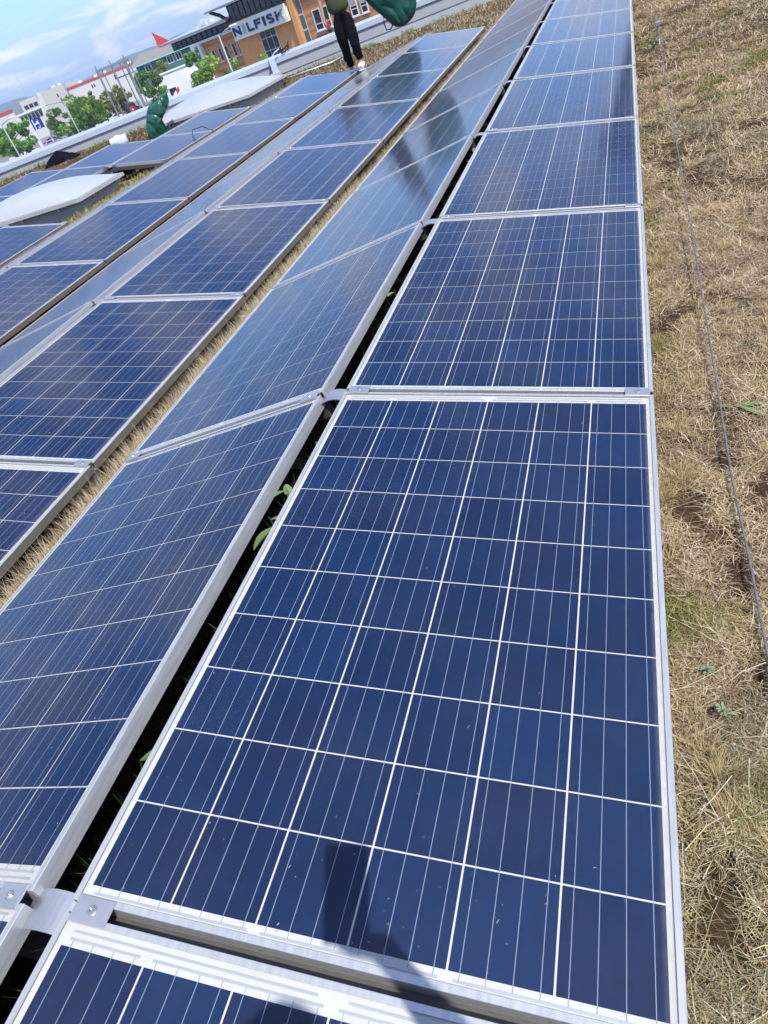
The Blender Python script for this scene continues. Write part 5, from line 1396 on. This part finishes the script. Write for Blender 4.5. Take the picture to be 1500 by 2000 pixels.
def car(t, d, rz, colr, label):
    e = empty('parked_car', ft(t, d, CITY), ROTZ + rz); tag(e, label, 'car', 'cars parked on the street')
    m = mat('car_paint', colr, 0.25, 0.1, var=0.03)
    sec = [(-2.1, 0.35), (-2.1, 0.80), (-1.95, 0.92), (-1.3, 1.0), (-0.75, 1.42), (0.75, 1.46), (1.55, 1.02), (2.05, 0.90), (2.15, 0.6), (2.1, 0.35)]
    me = MB().prism(sec, (0, -0.82, 0), (0, 0.82, 0), (1, 0, 0), (0, 0, 1)).mesh('body', m); bevel_mesh(me, 0.05, 2); link('body', me, e, smooth=True)
    gm = M['dark_glass']
    for sy in (-1, 1):
        MB().prism([(-1.15, 1.0), (-0.70, 1.36), (0.0, 1.39), (0.0, 1.0)], (0, sy * 0.822, 0), (0, sy * 0.835, 0), (1, 0, 0), (0, 0, 1)).build('window', gm, e)
        MB().prism([(0.06, 1.0), (0.06, 1.39), (0.70, 1.40), (1.35, 1.03)], (0, sy * 0.822, 0), (0, sy * 0.835, 0), (1, 0, 0), (0, 0, 1)).build('window', gm, e)
        for xx in (-1.3, 1.3):
            w_ = MB().tube([(xx, sy * 0.62, 0.32), (xx, sy * 0.85, 0.32)], 0.32, 16).build('wheel', mat('tyre', (0.02, 0.02, 0.02), 0.8), e)
            MB().tube([(xx, sy * 0.851, 0.32), (xx, sy * 0.865, 0.32)], 0.19, 12).build('rim', M['roof_metal'], w_)
    for sx_, yy in ((1, .6), (1, -.6), (-1, .6), (-1, -.6)):
        MB().box(*( (2.08, 2.17) if sx_ > 0 else (-2.13, -2.06)), yy - 0.15, yy + 0.15, 0.66, 0.80).build('headlight' if sx_ > 0 else 'tail_light', M['white_trim'] if sx_ > 0 else M['red'], e)
for t, d, rz, c, lb in [(-25.5, 185, 0.3, (0.7, 0.7, 0.7), 'white car parked right of the broad green tree'), (-22.8, 190, 0.2, (0.62, 0.63, 0.65), 'silver car below the olive trees'), (-28.5, 192, 1.2, (0.5, 0.16, 0.08), 'orange-brown car under the bright green trees'),
                        (-47, 190, 0.1, (0.68, 0.68, 0.7), 'white car between the two leftmost trees'), (-43, 185, 0.4, (0.6, 0.6, 0.62), 'pale car below the blue pylon sign'), (-38.5, 188, 0.3, (0.35, 0.25, 0.42), 'violet car left of the broad tree trunk'), (-50, 180, 0.2, (0.45, 0.45, 0.5), 'grey car at the far left of the street'),
                        (-40.5, 200, 0.0, (0.06, 0.065, 0.07), 'black car in front of the store'), (-20.5, 200, 0.1, (0.7, 0.7, 0.7), 'white car seen through the gantry posts'), (-18.5, 188, 0.2, (0.05, 0.05, 0.06), 'dark car behind the giant tyre')]:
    car(t, d, rz, c, lb)

# ------------------------------------------------------------------ the photographer, whose shadow falls on the near panels
PL = Vector((0.30, -2.52, ROOF))
J = {k: Vector(v) - PL for k, v in dict(pelvis=(.30, -2.52, .86), waist=(.29, -2.50, 1.02), chest=(.27, -2.47, 1.24), neckbase=(.25, -2.45, 1.40), neck=(.235, -2.44, 1.46), head=(.20, -2.42, 1.57),
    shR=(.41, -2.36, 1.36), elR=(.34, -2.24, 1.09), wrR=(.150, -2.110, 1.115), paR=(.104, -2.070, 1.140), shL=(.09, -2.54, 1.36), elL=(.02, -2.60, 1.09), wrL=(.03, -2.52, .86), paL=(.03, -2.50, .79),
    hipR=(.385, -2.47, .84), hipL=(.215, -2.56, .84), knR=(.40, -2.46, .42), anR=(.40, -2.52, -.03), toR=(.35, -2.40, -.08), knL=(.22, -2.52, .42), anL=(.22, -2.58, -.03), toL=(.16, -2.46, -.08)).items()}
person('person', J, dict(skin=M['skin'], legs=M['denim'], top=M['grey_shirt']), 'person taking the photo, seen only by the shadow on the near panel', PL, (-0.3, 0.75, -0.45), hands=dict(R=(-RIGHT, -DOWN * 0.6 - FWD * 0.6, FWD * 0.25 - RIGHT, 0.72), L=((0, 0, -1), (-0.47, 0.88, 0), (0.88, 0.47, 0))))
ph = empty('phone', mw=Matrix.Translation(CAM - FWD * 0.010 + DOWN * 0.058) @ m3.to_4x4())
tag(ph, 'phone held up by the photographer, casting the sharp rectangular shadow', 'phone')
me = MB().box(-0.037, 0.037, -0.080, 0.080, -0.004, 0.004).mesh('phone_body', mat('phone_black', (0.02, 0.02, 0.022), 0.3)); bevel_mesh(me, 0.0025, 2); link('phone_body', me, ph)
MB().box(-0.034, 0.034, -0.077, 0.077, 0.0041, 0.0046).build('screen', mat('phone_screen', (0.01, 0.01, 0.012), 0.08), ph)

# tall vent out of the frame, added for the dark reflection in far panels
e = empty('reflected_placeholder', (1.05, 14.9, ROOF)); tag(e, 'tall dark roof vent added unseen for the dark reflection in the rightmost panels', 'placeholder')
mv = mat('dark_placeholder', (0.06, 0.06, 0.065), 0.6, 0.2, var=0.2, scale=3)
me = MB().box(-0.75, 0.95, -0.6, 0.6, -0.05, 3.1).mesh('main_block', mv); bevel_mesh(me, 0.02, 2); link('main_block', me, e)
me = MB().box(-0.9, 1.1, -0.75, 0.75, 3.12, 3.25).mesh('cap', mv); bevel_mesh(me, 0.02, 2); link('cap', me, e)
for k in range(9): MB().box(-0.65, 0.85, -0.66, -0.602, 1.7 + k * 0.14, 1.79 + k * 0.14).build('front_bar', M['steel'], e)

# ------------------------------------------------------------------ haze
hm_, hn, hl, hb = newmat('air_haze')
hn.remove(hb)
pv = hn.new('ShaderNodeVolumePrincipled')
pv.inputs['Color'].default_value = (0.62, 0.80, 1.0, 1); pv.inputs['Density'].default_value = 0.00030; pv.inputs['Anisotropy'].default_value = 0.0
hl.new(pv.outputs[0], hn['Material Output'].inputs['Volume'])
o = MB().box(-5300, 5300, -5300, 5300, CITY - 1.0, 55.0).build('haze', hm_); tag(o, kind='stuff')
